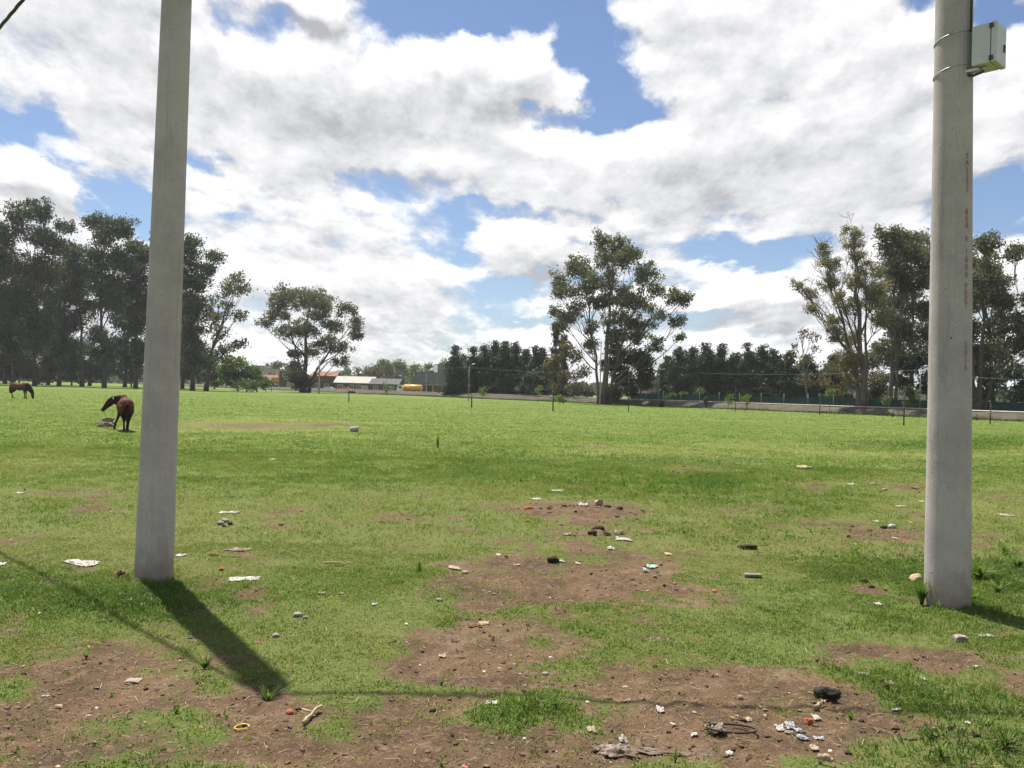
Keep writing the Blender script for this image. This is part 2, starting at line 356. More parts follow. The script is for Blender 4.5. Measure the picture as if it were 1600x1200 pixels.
def ground_mat():
    m, nt, b = new_mat('field_ground', 0.95, 0.1)
    geo = nt.nodes.new('ShaderNodeNewGeometry'); P = geo.outputs['Position']
    def at_(n): a = nt.nodes.new('ShaderNodeAttribute'); a.attribute_name = n; return a.outputs['Fac']
    soil, dry, lush, grs = at_('soil'), at_('dry'), at_('lush'), at_('bladed')
    nf = ntex(nt, P, 14, 6, 0.65); nm = ntex(nt, P, 2.1, 5, 0.6); nL = ntex(nt, vmt(nt, 'MULTIPLY', P, (.35, .9, 1)), .35, 4, 0.6); nfar = ntex(nt, P, .9, 7, .75)
    n60 = ntex(nt, P, 70, 4, 0.7)
    ca = mixc(nt, sstep(nt, nm, .35, .65), (0.116, 0.073, 0.042), (0.076, 0.048, 0.029))
    nb = ntex(nt, P, .9, 5, .65); ca = mixc(nt, mth(nt, 'MULTIPLY', sstep(nt, nb, .50, .62), .6), ca, (0.050, 0.034, 0.023)); ca = mixc(nt, mth(nt, 'MULTIPLY', sstep(nt, nb, .46, .36), .45), ca, (0.185, 0.135, 0.088))
    ca = mixc(nt, sstep(nt, nf, .50, .70), ca, (0.158, 0.106, 0.064))
    ca = mixc(nt, sstep(nt, n60, .57, .70), ca, (0.235, 0.18, 0.118))
    ca = mixc(nt, sstep(nt, n60, .40, .30), ca, (0.040, 0.027, 0.019))
    gr = mixc(nt, sstep(nt, nfar, .38, .64), (0.078, 0.122, 0.022), (0.122, 0.164, 0.036))
    gr = mixc(nt, mth(nt, 'MULTIPLY', sstep(nt, nL, .42, .70), .55), gr, (0.165, 0.190, 0.045))
    gr = mixc(nt, mth(nt, 'MULTIPLY', dry, .42), gr, (0.205, 0.195, 0.060))
    gr = mixc(nt, mth(nt, 'MULTIPLY', lush, .5), gr, (0.078, 0.126, 0.024))
    ntuft = ntex(nt, P, 5.0, 4, .7)
    gr = mixc(nt, mth(nt, 'MULTIPLY', sstep(nt, ntuft, .50, .36), .3), gr, (0.040, 0.075, 0.012))
    # thatch and earth showing between modelled blades
    th = mixc(nt, sstep(nt, nf, .40, .66), (0.066, 0.098, 0.020), (0.114, 0.126, 0.034))
    th = mixc(nt, sstep(nt, n60, .50, .66), th, (0.050, 0.095, 0.014))
    th = mixc(nt, mth(nt, 'MULTIPLY', dry, .45), th, (0.15, .125, .052))
    gr = mixc(nt, grs, gr, th)
    k = mth(nt, 'ADD', soil, mth(nt, 'MULTIPLY_ADD', nf, 1.3, -.65))
    col = mixc(nt, sstep(nt, k, .10, .72), gr, ca)
    nt.links.new(col, b.inputs['Base Color'])
    bp = nt.nodes.new('ShaderNodeBump'); bp.inputs['Strength'].default_value = 0.9; bp.inputs['Distance'].default_value = 0.02
    hh = mth(nt, 'ADD', mth(nt, 'MULTIPLY', nf, 1.2), mth(nt, 'MULTIPLY', n60, .5)); nt.links.new(hh, bp.inputs['Height']); nt.links.new(bp.outputs[0], b.inputs['Normal'])
    return m
def make_ground():
    rows = [1.2]
    while rows[-1] < 3200:
        r = rows[-1]; rows.append(r * (1.0075 if r < 14 else 1.02 if r < 60 else 1.06 if r < 400 else 1.15))
    rows = np.array(rows)
    ang = np.concatenate([np.linspace(-46, 46, 760, endpoint=False), np.linspace(46, 314, 60, endpoint=False)])
    na, nr = len(ang), len(rows)
    A, Rr = np.meshgrid(np.radians(ang), rows)
    X = (np.sin(A) * Rr).ravel(); Y = (np.cos(A) * Rr).ravel()
    X = np.append(X, 0); Y = np.append(Y, 0)
    Z = terr(X, Y)
    d = np.hypot(X, Y); Z = np.where(d > 250, Z * 0, Z)
    soil, dry, lush = masks(X, Y)
    far = smooth(90, 60, Y) * (Y > 0)
    soil = np.where((d > 90) | (Y < 1), 0.0, soil)
    i = np.arange(nr - 1)[:, None] * na; j = np.arange(na)[None, :]; j2 = (j + 1) % na
    F = np.stack([i + j, i + na + j, i + na + j2, i + j2], -1).reshape(-1, 4)
    c = len(X) - 1; jj = np.arange(na)
    T = np.stack([np.full(na, c), jj, (jj + 1) % na], -1)
    me = np_mesh('field_ground', np.stack([X, Y, Z], -1), [F, T], {'soil': ('POINT', soil), 'dry': ('POINT', dry), 'lush': ('POINT', lush), 'bladed': ('POINT', smooth(34, 8, d))}, True)
    o = link('ground', me, ground_mat()); o['kind'] = 'structure'
    return o
make_ground()

# ------------------------------------------------------------------ grass
def leafy_mat(name, ramp, transl=0.35, attr='tone', rough=0.6, spec=0.25):
    m, nt, b = new_mat(name, rough, spec)
    a = nt.nodes.new('ShaderNodeAttribute'); a.attribute_name = attr
    cr = nt.nodes.new('ShaderNodeValToRGB'); cr.color_ramp.interpolation = 'LINEAR'
    el = cr.color_ramp.elements
    while len(el) < len(ramp): el.new(0.5)
    for e, (p, c) in zip(el, ramp): e.position = p; e.color = tuple(c) + (1,)
    nt.links.new(a.outputs['Fac'], cr.inputs[0]); nt.links.new(cr.outputs[0], b.inputs['Base Color'])
    tr = nt.nodes.new('ShaderNodeBsdfTranslucent'); nt.links.new(mixc(nt, 1.0, cr.outputs[0], (1.0, 1.12, 0.62), 'MULTIPLY'), tr.inputs[0])
    ms = nt.nodes.new('ShaderNodeMixShader'); ms.inputs[0].default_value = transl
    o = nt.nodes['Material Output']; nt.links.new(b.outputs[0], ms.inputs[1]); nt.links.new(tr.outputs[0], ms.inputs[2]); nt.links.new(ms.outputs[0], o.inputs[0])
    return m
GRASS = leafy_mat('grass_blades', [(0.0, (0.052, 0.106, 0.014)), (0.35, (0.104, 0.168, 0.024)), (0.62, (0.164, 0.214, 0.038)), (0.82, (0.245, 0.226, 0.085)), (1.0, (0.33, 0.27, 0.15))], 0.42)
rng = np.random.default_rng(7)
def blades(n, d0, d1, hmin, hmax, w, two, power=1.0):
    """grass blades over the wedge of field between d0 and d1"""
    u = rng.random(n)
    if power == 1.0: y = np.sqrt(d0 * d0 + u * (d1 * d1 - d0 * d0))
    else: y = d0 * (d1 / d0) ** u
    x = (rng.random(n) * 2 - 1) * (y * 0.66 + 0.8)
    # tufts: a share of the blades gathers round scattered centres
    nt_ = max(1, n // 16); ti = rng.integers(0, nt_, n); cl = rng.random(n) < 0.45
    tx_, ty_ = x[:nt_], y[:nt_]; sg = (0.012 + 0.05 * rng.random(nt_) ** 2)[ti] * np.sqrt(y[ti] / 6)
    x, y = np.where(cl, tx_[ti] + rng.normal(0, 1, n) * sg, x), np.where(cl, ty_[ti] + rng.normal(0, 1, n) * sg * 1.3, y)
    soil, dry, lush = masks(x, y)
    so_ = soil + 0.30 * fbm(x * 9, y * 9, 61, 3)
    sprig = smooth(.02, .6, fbm(x * 12, y * 12, 83, 2) + .40 * vnoise(x * 2.1, y * 2.1, 84)) * .7
    keep = rng.random(n) < np.maximum(np.clip(1.0 - smooth(0.05, 0.75, so_), 0.06, 1), sprig) * (0.62 + .38 * np.clip(lush * 1.3, 0, 1)) * (1 - .25 * dry)
    x, y, soil, dry, lush = x[keep], y[keep], soil[keep], dry[keep], lush[keep]; n = len(x)
    z = terr(x, y) - 0.004
    g3 = fbm(x * 2.6, y * 2.6, 101, 4); thin = rng.random(n) < np.clip(.92 + 1.5 * g3, .25, 1) + smooth(16, 40, y)
    x, y, z, soil, dry, lush = (q[thin] for q in (x, y, z, soil, dry, lush)); n = len(x)
    tall = np.clip(vnoise(x * 2.7, y * 2.7, 5) * .7 + .45 * vnoise(x * 8, y * 8, 6), 0, 1) ** 1.5 + 1.3 * sum(np.exp(-((x - q[0]) ** 2 + (y - q[1]) ** 2) / .09) for q in (gnd(240, 898), gnd(1480, 940)))
    h = (hmin + (hmax - hmin) * rng.random(n) ** 1.6) * (0.72 + .85 * lush + .9 * tall * lush + .75 * tall) * (1 - .40 * dry) * (1 - .3 * soil)
    an = rng.random(n) * 2 * math.pi; lean = (0.25 + 1.15 * rng.random(n)) * h
    dx, dy = np.cos(an), np.sin(an); fa = rng.random(n) * 2 * math.pi; wx, wy = np.cos(fa) * w / 2, np.sin(fa) * w / 2
    sc = 0.6 + .8 * rng.random(n); wx *= sc; wy *= sc
    tone = np.clip(0.37 + 0.36 * fbm(x * .9, y * .9, 21) + .30 * fbm(x * 3.5, y * 3.5, 22) * (.25 + .75 * smooth(50, 15, y)) + 0.26 * dry - 0.20 * lush + .09 * smooth(8, 13, y) + .06 * smooth(18, 30, y) + rng.normal(0, .11, n) + .18 * soil, 0, .8)
    dead = rng.random(n) < 0.05 + .16 * dry + .18 * soil; tone = np.where(dead, .78 + .22 * rng.random(n), tone)
    if two:
        b0 = np.stack([x - wx, y - wy, z], -1); b1 = np.stack([x + wx, y + wy, z], -1)
        mx_, my_ = x + dx * lean * .35, y + dy * lean * .35
        m0 = np.stack([mx_ - wx * .8, my_ - wy * .8, z + h * .62], -1); m1 = np.stack([mx_ + wx * .8, my_ + wy * .8, z + h * .62], -1)
        t = np.stack([x + dx * lean, y + dy * lean, z + h * (.95 - .25 * rng.random(n))], -1)
        V = np.stack([b0, b1, m0, m1, t], 1).reshape(-1, 3); b = np.arange(n)[:, None] * 5
        F = np.concatenate([b + np.array([[0, 1, 2]]), b + np.array([[1, 3, 2]]), b + np.array([[2, 3, 4]])])
        tn = np.concatenate([tone, tone, tone])
    else:
        V = np.stack([np.stack([x - wx, y - wy, z], -1), np.stack([x + wx, y + wy, z], -1), np.stack([x + dx * lean, y + dy * lean, z + h], -1)], 1).reshape(-1, 3)
        F = np.arange(n)[:, None] * 3 + np.array([[0, 1, 2]]); tn = tone
    return V, F, tn
def make_grass():
    parts = [blades(640000, 3.2, 9.5, .016, .055, .0056, True), blades(620000, 9.5, 22, .028, .070, .0125, False), blades(420000, 22, 62, .045, .085, .020, False, 2), blades(160000, 62, 140, .06, .11, .036, False, 2)]
    off = 0; Vs, Fs, Ts = [], [], []
    for V, F, T in parts: Vs.append(V); Fs.append(F + off); Ts.append(T); off += len(V)
    me = np_mesh('grass', np.concatenate(Vs), np.concatenate(Fs), {'tone': ('FACE', np.concatenate(Ts))})
    o = link('grass', me, GRASS); tag(o, 'short patchy green and straw coloured grass covering the whole field', 'grass', kind='stuff')
make_grass()
# broad clover-like leaves that glint in the lush band
def make_clover():
    n = 60000; y = 9 + 37 * rng.random(n) ** 1.1; x = (rng.random(n) * 2 - 1) * (y * .66 + 1)
    soil, dry, lush = masks(x, y); keep = rng.random(n) < np.clip(lush * 1.3 - .25, 0, 1) * (1 - smooth(.1, .3, soil)); x, y = x[keep], y[keep]; n = len(x)
    z = terr(x, y) + .02 + .05 * rng.random(n); s = (.010 + .012 * rng.random(n)) * (0.8 + y / 30)
    a = rng.random(n) * 6.28; tx, ty = rng.normal(0, .45, n), rng.normal(0, .45, n)
    V = []
    for k in range(5):
        b = a + k * 2 * math.pi / 5; ux, uy = np.cos(b) * s, np.sin(b) * s
        V.append(np.stack([x + ux, y + uy, z + ux * tx + uy * ty], -1))
    V = np.stack(V, 1).reshape(-1, 3); F = np.arange(n)[:, None] * 5 + np.arange(5)[None, :]
    me = np_mesh('clover', V, F, {'tone': ('FACE', np.clip(.12 + .2 * rng.random(n), 0, 1))})
    m = leafy_mat('clover_leaves', [(0, (.035, .105, .012)), (1, (.09, .19, .03))], .3, rough=.8, spec=.03)
    tag(link('clover', me, m), 'low dark green clover patches growing through the field grass', 'clover', kind='stuff')
make_clover()
def scatter_lumps():
    """clods and pebbles on the bare soil, too many to count"""
    bm = bmesh.new(); bmesh.ops.create_icosphere(bm, subdivisions=1, radius=1); bm.verts.ensure_lookup_table()
    base = np.array([v.co[:] for v in bm.verts]); fc = np.array([[v.index for v in f.verts] for f in bm.faces]); bm.free()
    n = 34000; y = 3.3 * (26 / 3.3) ** (rng.random(n) ** 1.15); x = (rng.random(n) * 2 - 1) * (y * .66 + .8)
    soil = masks(x, y)[0]
    extra = sum(mo[4] * 26 * np.exp(-((x - mo[0]) / mo[2]) ** 2 - ((y - mo[1]) / mo[3]) ** 2) for mo in MOUND)
    keep = rng.random(n) < np.clip(soil * 1.1 - .2 + extra, 0.01, 1); x, y, extra = x[keep], y[keep], extra[keep]; n = len(x)
    s = (.0025 + .012 * rng.random(n) ** 7) * (0.8 + y / 12) * (1 + 1.0 * np.clip(extra, 0, 1) * rng.random(n))
    sc = np.stack([s * (.7 + .8 * rng.random(n)), s * (.7 + .8 * rng.random(n)), s * (.45 + .4 * rng.random(n))], -1)
    a = rng.random(n) * 6.28; ca, sa = np.cos(a)[:, None], np.sin(a)[:, None]
    V = base[None] * sc[:, None] * (1 + .28 * rng.standard_normal((n, len(base), 1)))
    Xr = V[..., 0] * ca - V[..., 1] * sa; Yr = V[..., 0] * sa + V[..., 1] * ca
    V = np.stack([Xr + x[:, None], Yr + y[:, None], V[..., 2] + (terr(x, y) + s * .2)[:, None]], -1).reshape(-1, 3)
    F = (fc[None] + (np.arange(n) * len(base))[:, None, None]).reshape(-1, 3)
    tone = np.repeat(np.clip(rng.random(n), 0, 1), len(fc))
    me = np_mesh('soil_clods', V, F, {'tone': ('FACE', tone)})
    m = leafy_mat('clod', [(0, (.068, .043, .028)), (.6, (.110, .070, .045)), (.95, (.17, .12, .08)), (1, (.36, .32, .26))], 0.0, rough=.95, spec=.1)
    tag(link('soil_clods', me, m), 'loose brown clods and small pebbles lying on the bare soil', 'clods', kind='stuff')
    # straw and dead stems lying flat
    n = 15000; y = 3.3 * (24 / 3.3) ** (rng.random(n) ** 1.1); x = (rng.random(n) * 2 - 1) * (y * .66 + .8); z = terr(x, y) + .006
    a = rng.random(n) * 6.28; L = (.006 + .032 * rng.random(n) ** 3) * (0.8 + y / 20); w = .0011 * (0.7 + y / 9)
    ux, uy = np.cos(a) * L, np.sin(a) * L; vx, vy = -np.sin(a) * w, np.cos(a) * w; up = L * rng.normal(0.1, .18, n)
    q = [np.stack([x - ux + vx, y - uy + vy, z], -1), np.stack([x - ux - vx, y - uy - vy, z], -1), np.stack([x + ux - vx, y + uy - vy, z + np.abs(up)], -1), np.stack([x + ux + vx, y + uy + vy, z + np.abs(up)], -1)]
    me = np_mesh('straw', np.stack(q, 1).reshape(-1, 3), np.arange(n)[:, None] * 4 + np.arange(4)[None], {'tone': ('FACE', rng.random(n))})
    m = leafy_mat('straw', [(0, (.09, .065, .04)), (.6, (.17, .13, .08)), (1, (.36, .30, .20))], 0.1)
    tag(link('straw', me, m), 'dead straw and broken stems strewn flat over the soil and grass', 'straw', kind='stuff')
    # flecks of litter
    n = 1900; y = 3.5 * (45 / 3.5) ** rng.random(n); x = (rng.random(n) * 2 - 1) * (y * .66 + .8)
    soil = masks(x, y)[0]; keep = rng.random(n) < .10 + soil * .8; x, y = x[keep], y[keep]; n = len(x)
    s = (.003 + .010 * rng.random(n) ** 4) * (0.9 + y / 14)
    V = []
    a0 = rng.random(n) * 6.28
    for k in range(5):
        b = a0 + k * 1.2566 + rng.normal(0, .2, n); r = s * (.5 + .9 * rng.random(n)); V.append(np.stack([x + np.cos(b) * r, y + np.sin(b) * r * .7, terr(x, y) + .008 + s * rng.random(n) * .8], -1))
    me = np_mesh('litter_flecks', np.stack(V, 1).reshape(-1, 3), np.arange(n)[:, None] * 5 + np.arange(5)[None], {'tone': ('FACE', rng.random(n))})
    m = leafy_mat('litter_fleck', [(0, (.30, .22, .15)), (.5, (.50, .45, .38)), (.85, (.66, .64, .60)), (.92, (.40, .12, .06)), (1, (.60, .58, .55))], 0.1)
    tag(link('litter_flecks', me, m), 'tiny pale scraps of paper and plastic scattered through the soil', 'litter', kind='stuff')
scatter_lumps()
# ------------------------------------------------------------------ the two concrete poles, the box and the cables
def concrete_mat():
    m, nt, b = new_mat('pole_concrete', 0.9, 0.15)
    tc = nt.nodes.new('ShaderNodeTexCoord'); P = tc.outputs['Object']
    n1 = ntex(nt, P, 1.6, 6, .65); n2 = ntex(nt, vmt(nt, 'MULTIPLY', P, (30, 30, .4)), 1.0, 5, .6); n3 = ntex(nt, P, 60, 3, .6); n4 = ntex(nt, P, 9, 4, .6)
    c = mixc(nt, sstep(nt, n1, .36, .66), (.43, .395, .37), (.335, .31, .295))
    c = mixc(nt, mth(nt, 'MULTIPLY', sstep(nt, n2, .50, .72), .28), c, (.22, .205, .185))
    c = mixc(nt, mth(nt, 'MULTIPLY', sstep(nt, n3, .60, .72), .6), c, (.17, .16, .145))
    c = mixc(nt, mth(nt, 'MULTIPLY', sstep(nt, n4, .62, .72), .5), c, (.47, .44, .40))
    n5 = ntex(nt, vmt(nt, 'MULTIPLY', P, (5, 5, .9)), 1.0, 6, .7); c = mixc(nt, mth(nt, 'MULTIPLY', sstep(nt, n5, .54, .66), .38), c, (.21, .19, .165))
    n6 = ntex(nt, P, 130, 2, .5); c = mixc(nt, mth(nt, 'MULTIPLY', sstep(nt, n6, .66, .72), .75), c, (.09, .085, .08))
    z = nt.nodes.new('ShaderNodeSeparateXYZ'); nt.links.new(P, z.inputs[0])
    zz = mth(nt, 'ADD', z.outputs[2], mth(nt, 'MULTIPLY_ADD', n4, .5, -.25))
    c = mixc(nt, sstep(nt, zz, .42, .02, 0, .7), c, (.20, .155, .11))     # splashed earth at the foot
    nt.links.new(c, b.inputs['Base Color'])
    bp = nt.nodes.new('ShaderNodeBump'); bp.inputs['Strength'].default_value = .35; bp.inputs['Distance'].default_value = .01
    nt.links.new(mth(nt, 'ADD', n3, n2), bp.inputs['Height']); nt.links.new(bp.outputs[0], b.inputs['Normal'])
    return m
CONC = concrete_mat()
GALV = mat('galvanised', (.50, .51, .52), (.40, .41, .42), 20, .45, .5, .6)
DARKM = mat('dark_plastic', (.035, .035, .038), (.05, .05, .05), 10, .5, .4)
H_POLE = 6.95
def pole_fit(bpx, bpy_, wb, tpx, wt_, dist, y_at_top=0):
    base = gnd(bpx, bpy_); d = base.y; top = at(tpx, y_at_top, d)
    cz = math.cos(math.atan2(base.x, base.y)); rb = wb / FPX * d / 2 * cz; rt = wt_ / FPX * d / 2 * cz
    ax = (top - base) / (top.z - base.z)
    k = (H_POLE) / (top.z)
    return base, ax, rb, rb + (rt - rb) * k
def concrete_pole(label, args, seed):
    base, ax, rb, rt = pole_fit(*args)
    base.z = tz(base.x, base.y) - .03
    o = empty('concrete_pole', base, 0, label, 'pole', 'concrete poles standing in the foreground grass')
    mb = MB(); n = 48; rings = 26; vs = []; fs = []
    for i in range(rings + 1):
        t = i / rings; c = Vector((ax.x, ax.y, 1)) * (H_POLE * t); r = rb + (rt - rb) * t
        for j in range(n):
            a = 2 * math.pi * j / n; rr_ = r * (1 + .002 * math.sin(3 * a + seed) + .004 * mnoise.noise((c.z * .9, a, seed)))
            vs.append(c + Vector((rr_ * math.cos(a), rr_ * math.sin(a), 0)))
    for i in range(rings):
        for j in range(n): fs.append((i * n + j, i * n + (j + 1) % n, (i + 1) * n + (j + 1) % n, (i + 1) * n + j))
    fs.append(tuple(rings * n + j for j in range(n)))
    mb.add(vs, fs, True); sh = mb.build('shaft', CONC, o)
    cp = MB(); c = Vector((ax.x, ax.y, 1)) * H_POLE; cp.tube([c + Vector((0, 0, .002)), c + Vector((0, 0, .03)), c + Vector((0, 0, .05))], [rt * .98, rt * .9, rt * .4], 24); cp.build('cap', CONC, o)
    return o, base, ax, rb, rt
PL, bL, axL, rbL, rtL = concrete_pole('bare round concrete pole with grass at its foot, leftmost and nearer the horses', (240, 902, 62, 276, 48, 0), 1)
PR, bR, axR, rbR, rtR = concrete_pole('thick concrete pole with red stencilled lettering and a grey box strapped on', (1480, 945, 75, 1491, 60, 0), 5)

def centre(base, ax, z): return base + Vector((ax.x, ax.y, 1)) * z
def rad(rb, rt, z): return rb + (rt - rb) * z / H_POLE
# stencilled letters running down the shaft
RED = mat('red_stencil_paint', (.34, .085, .10), (.30, .13, .14), 60, .8, .1, lo=.45, hi=.6)
def letters(text, y0, step, px_x, size_px):
    """one upright letter under the other, wrapped on the right pole"""
    y = y0
    bm_v, bm_f = [], []
    d = bR.y
    for ch in text:
        if ch != ' ':
            cu = bpy.data.curves.new('t', 'FONT'); cu.body = ch; cu.size = 1.0; cu.align_x = 'CENTER'; cu.resolution_u = 3
            ob = bpy.data.objects.new('t', cu); COL.objects.link(ob); bpy.context.view_layer.update()
            me = bpy.data.meshes.new_from_object(ob.evaluated_get(bpy.context.evaluated_depsgraph_get())); COL.objects.unlink(ob); bpy.data.objects.remove(ob); bpy.data.curves.remove(cu)
            p = at(px_x, y, d); z = p.z - bR.z; c = centre(bR, axR, z); r = rad(rbR, rtR, z) + .0022
            vd = math.atan2(-c.y, -c.x); s = size_px / FPX * d
            off = (px_x - project(c.x, c.y, c.z)[0]) / FPX * d
            th0 = vd + math.asin(max(-.95, min(.95, off / r)))
            b = len(bm_v)
            for v in me.vertices:
                th = th0 + v.co.x * s * .95 / r; zz = z - (size_px / FPX * d) * .35 + v.co.y * s * 1.15
                cc_ = Vector((axR.x, axR.y, 1)) * zz; rr_ = rad(rbR, rtR, zz) * 1.004 + .0035
                bm_v.append((cc_.x + rr_ * math.cos(th), cc_.y + rr_ * math.sin(th), cc_.z))
            bm_f += [tuple(b + i for i in f.vertices) for f in me.polygons]; bpy.data.meshes.remove(me)
        y += step
    mb = MB(); mb.add(bm_v, bm_f); return mb.build('stencilled_lettering', RED, PR)
def letter_run(): 
    letters('TALSSI', 252, 10.2, 1508.5, 10.5)
    letters('850', 337, 10.5, 1507.5, 11)
    letters('X', 379, 10, 1507, 10)
    letters('1000', 399, 11.6, 1507, 11.5)
    letters('PRET', 451, 10.2, 1506.5, 11)
    letters('2016', 541, 11.6, 1506, 11.5)
letter_run()
hm = MB(); 
p = at(1486, 530, bR.y); z = p.z - bR.z; c = Vector((axR.x, axR.y, 1)) * z; vd = math.atan2(-bR.y, -bR.x)
off = (1486 - project(bR.x + c.x, bR.y, bR.z + z)[0]) / FPX * bR.y; r = rad(rbR, rtR, z); th = vd + math.asin(off / r); nrm = Vector((math.cos(th), math.sin(th), 0))
hm.tube([c + nrm * (r - .004), c + nrm * (r + .004)], .007, 10); hm.build('drain_hole', DARKM, PR)

# grey box strapped to the right pole
BOXM = mat('box_grey_paint', (.50, .515, .50), (.44, .455, .445), 4, .5, .4)
pb = at(1543, 82, bR.y - .10); zc = pb.z
cB = centre(bR, axR, zc - bR.z); rB = rad(rbR, rtR, zc - bR.z)
ang = R(-46)                                   # direction from the pole to the box
box = empty('electrical_box', (cB.x, cB.y, zc), ang, 'light grey electrical box with its door shut, strapped high on the right pole', 'box')
bw, bd, bh = .245, .24, .335                    # out from the pole, across, height
x0 = rB + .012
b_ = MB(); b_.box(x0 + .02, x0 + .165, -bd / 2, bd / 2, -bh / 2, bh / 2, .008); b_.build('housing', BOXM, box)
b_ = MB(); b_.box(x0 + .169, x0 + .215, -bd / 2 - .004, bd / 2 + .004, -bh / 2 - .004, bh / 2 + .004, .010); dr = b_.build('door', BOXM, box)
b_ = MB(); b_.box(x0 + .1655, x0 + .1688, -bd / 2 + .004, bd / 2 - .004, -bh / 2 + .004, bh / 2 - .004); b_.build('seal', DARKM, box)
for s in (-1, 1):
    b_ = MB(); b_.box(x0 + .158, x0 + .190, -bd / 2 - .016, -bd / 2 - .0045, s * bh * .40 - .019, s * bh * .40 + .019, .003); b_.build('hinge', DARKM, box)
b_ = MB(); b_.box(x0 + .216, x0 + .226, bd / 2 - .075, bd / 2 - .045, -.05, .01, .003); b_.build('latch', DARKM, box)
b_ = MB(); b_.tube([(x0 + .10, -.05, -bh / 2 - .001), (x0 + .10, -.05, -bh / 2 - .035)], .017, 12); b_.build('cable_gland', GALV, box)
b_ = MB(); b_.tube([(x0 + .10, -.05, -bh / 2 - .03), (x0 + .08, -.06, -bh / 2 - .05), (x0 + .02, -.055, -bh / 2 - .06), (x0 - .03, -.06, -bh / 2 - .045), (x0 - .035, -.06, -bh / 2 + .02)], .012, 8); b_.build('cable_loop', DARKM, box)
b_ = MB(); b_.box(x0 - .05, x0 + .07, -.085, -.015, -bh / 2 - .032, -bh / 2 - .006, .004); b_.build('bracket', GALV, box)
for zz, tl in ((.135, .10), (-.15, .09)):
    b_ = MB(); n = 44; pts = []
    for i in range(n + 1):
        a = -math.pi + 2 * math.pi * i / n; q = rad(rbR, rtR, zc - bR.z + zz) + .0045
        pts.append((q * math.cos(a), q * math.sin(a), zz + .035 * math.cos(a)))
    b_.tube(pts, [(.0045, .0045)] * len(pts), 6, cap=False); b_.build('strap', GALV, box)
b_ = MB(); b_.tube([(x0 - .004, -.07, bh / 2 - .02), (x0 - .004, -.07, bh / 2 + .3), (x0 - .012, -.06, bh / 2 + 1.1), (x0 - .03, -.06, H_POLE - zc + .05)], .011, 8); b_.build('conduit', DARKM, box)

# bundled cables between the pole tops; their shadows fall on the grass
CAB = mat('black_cable', (.03, .03, .032), (.045, .045, .045), 30, .6, .3)
def cable(a, b, sag, name, label, r=.019):
    a, b = Vector(a), Vector(b); L = (b - a).length; n = max(16, int(L / .12)); mb = MB()
    for k in range(3):
        pts = []
        side = Vector((-(b - a).y, (b - a).x, 0)).normalized()
        for i in range(n + 1):
            t = i / n; p_ = a.lerp(b, t) + Vector((0, 0, -4 * sag * t * (1 - t))); ph = t * L * 7 + k * 2.094
            pts.append(p_ + side * (r * .6 * math.cos(ph)) + Vector((0, 0, r * .6 * math.sin(ph))))
        mb.tube(pts, r * .62, 5, cap=False)
    return tag(mb.build(name, CAB), label, 'cable')
tL = centre(bL, axL, H_POLE - .12) + Vector((0, -rtL - .03, 0)); tR = centre(bR, axR, H_POLE - .12) + Vector((0, -rtR - .03, 0))
cable(tL, tR, .16, 'overhead_cable', 'twisted black cable strung overhead between the two concrete poles')
far = tL + Vector((-4.1, 4.0, 0)).normalized() * 32
cable(tL + Vector((-rtL, .1, 0)), far, .9, 'overhead_cable', 'black cable leaving the left pole top towards the upper left corner')

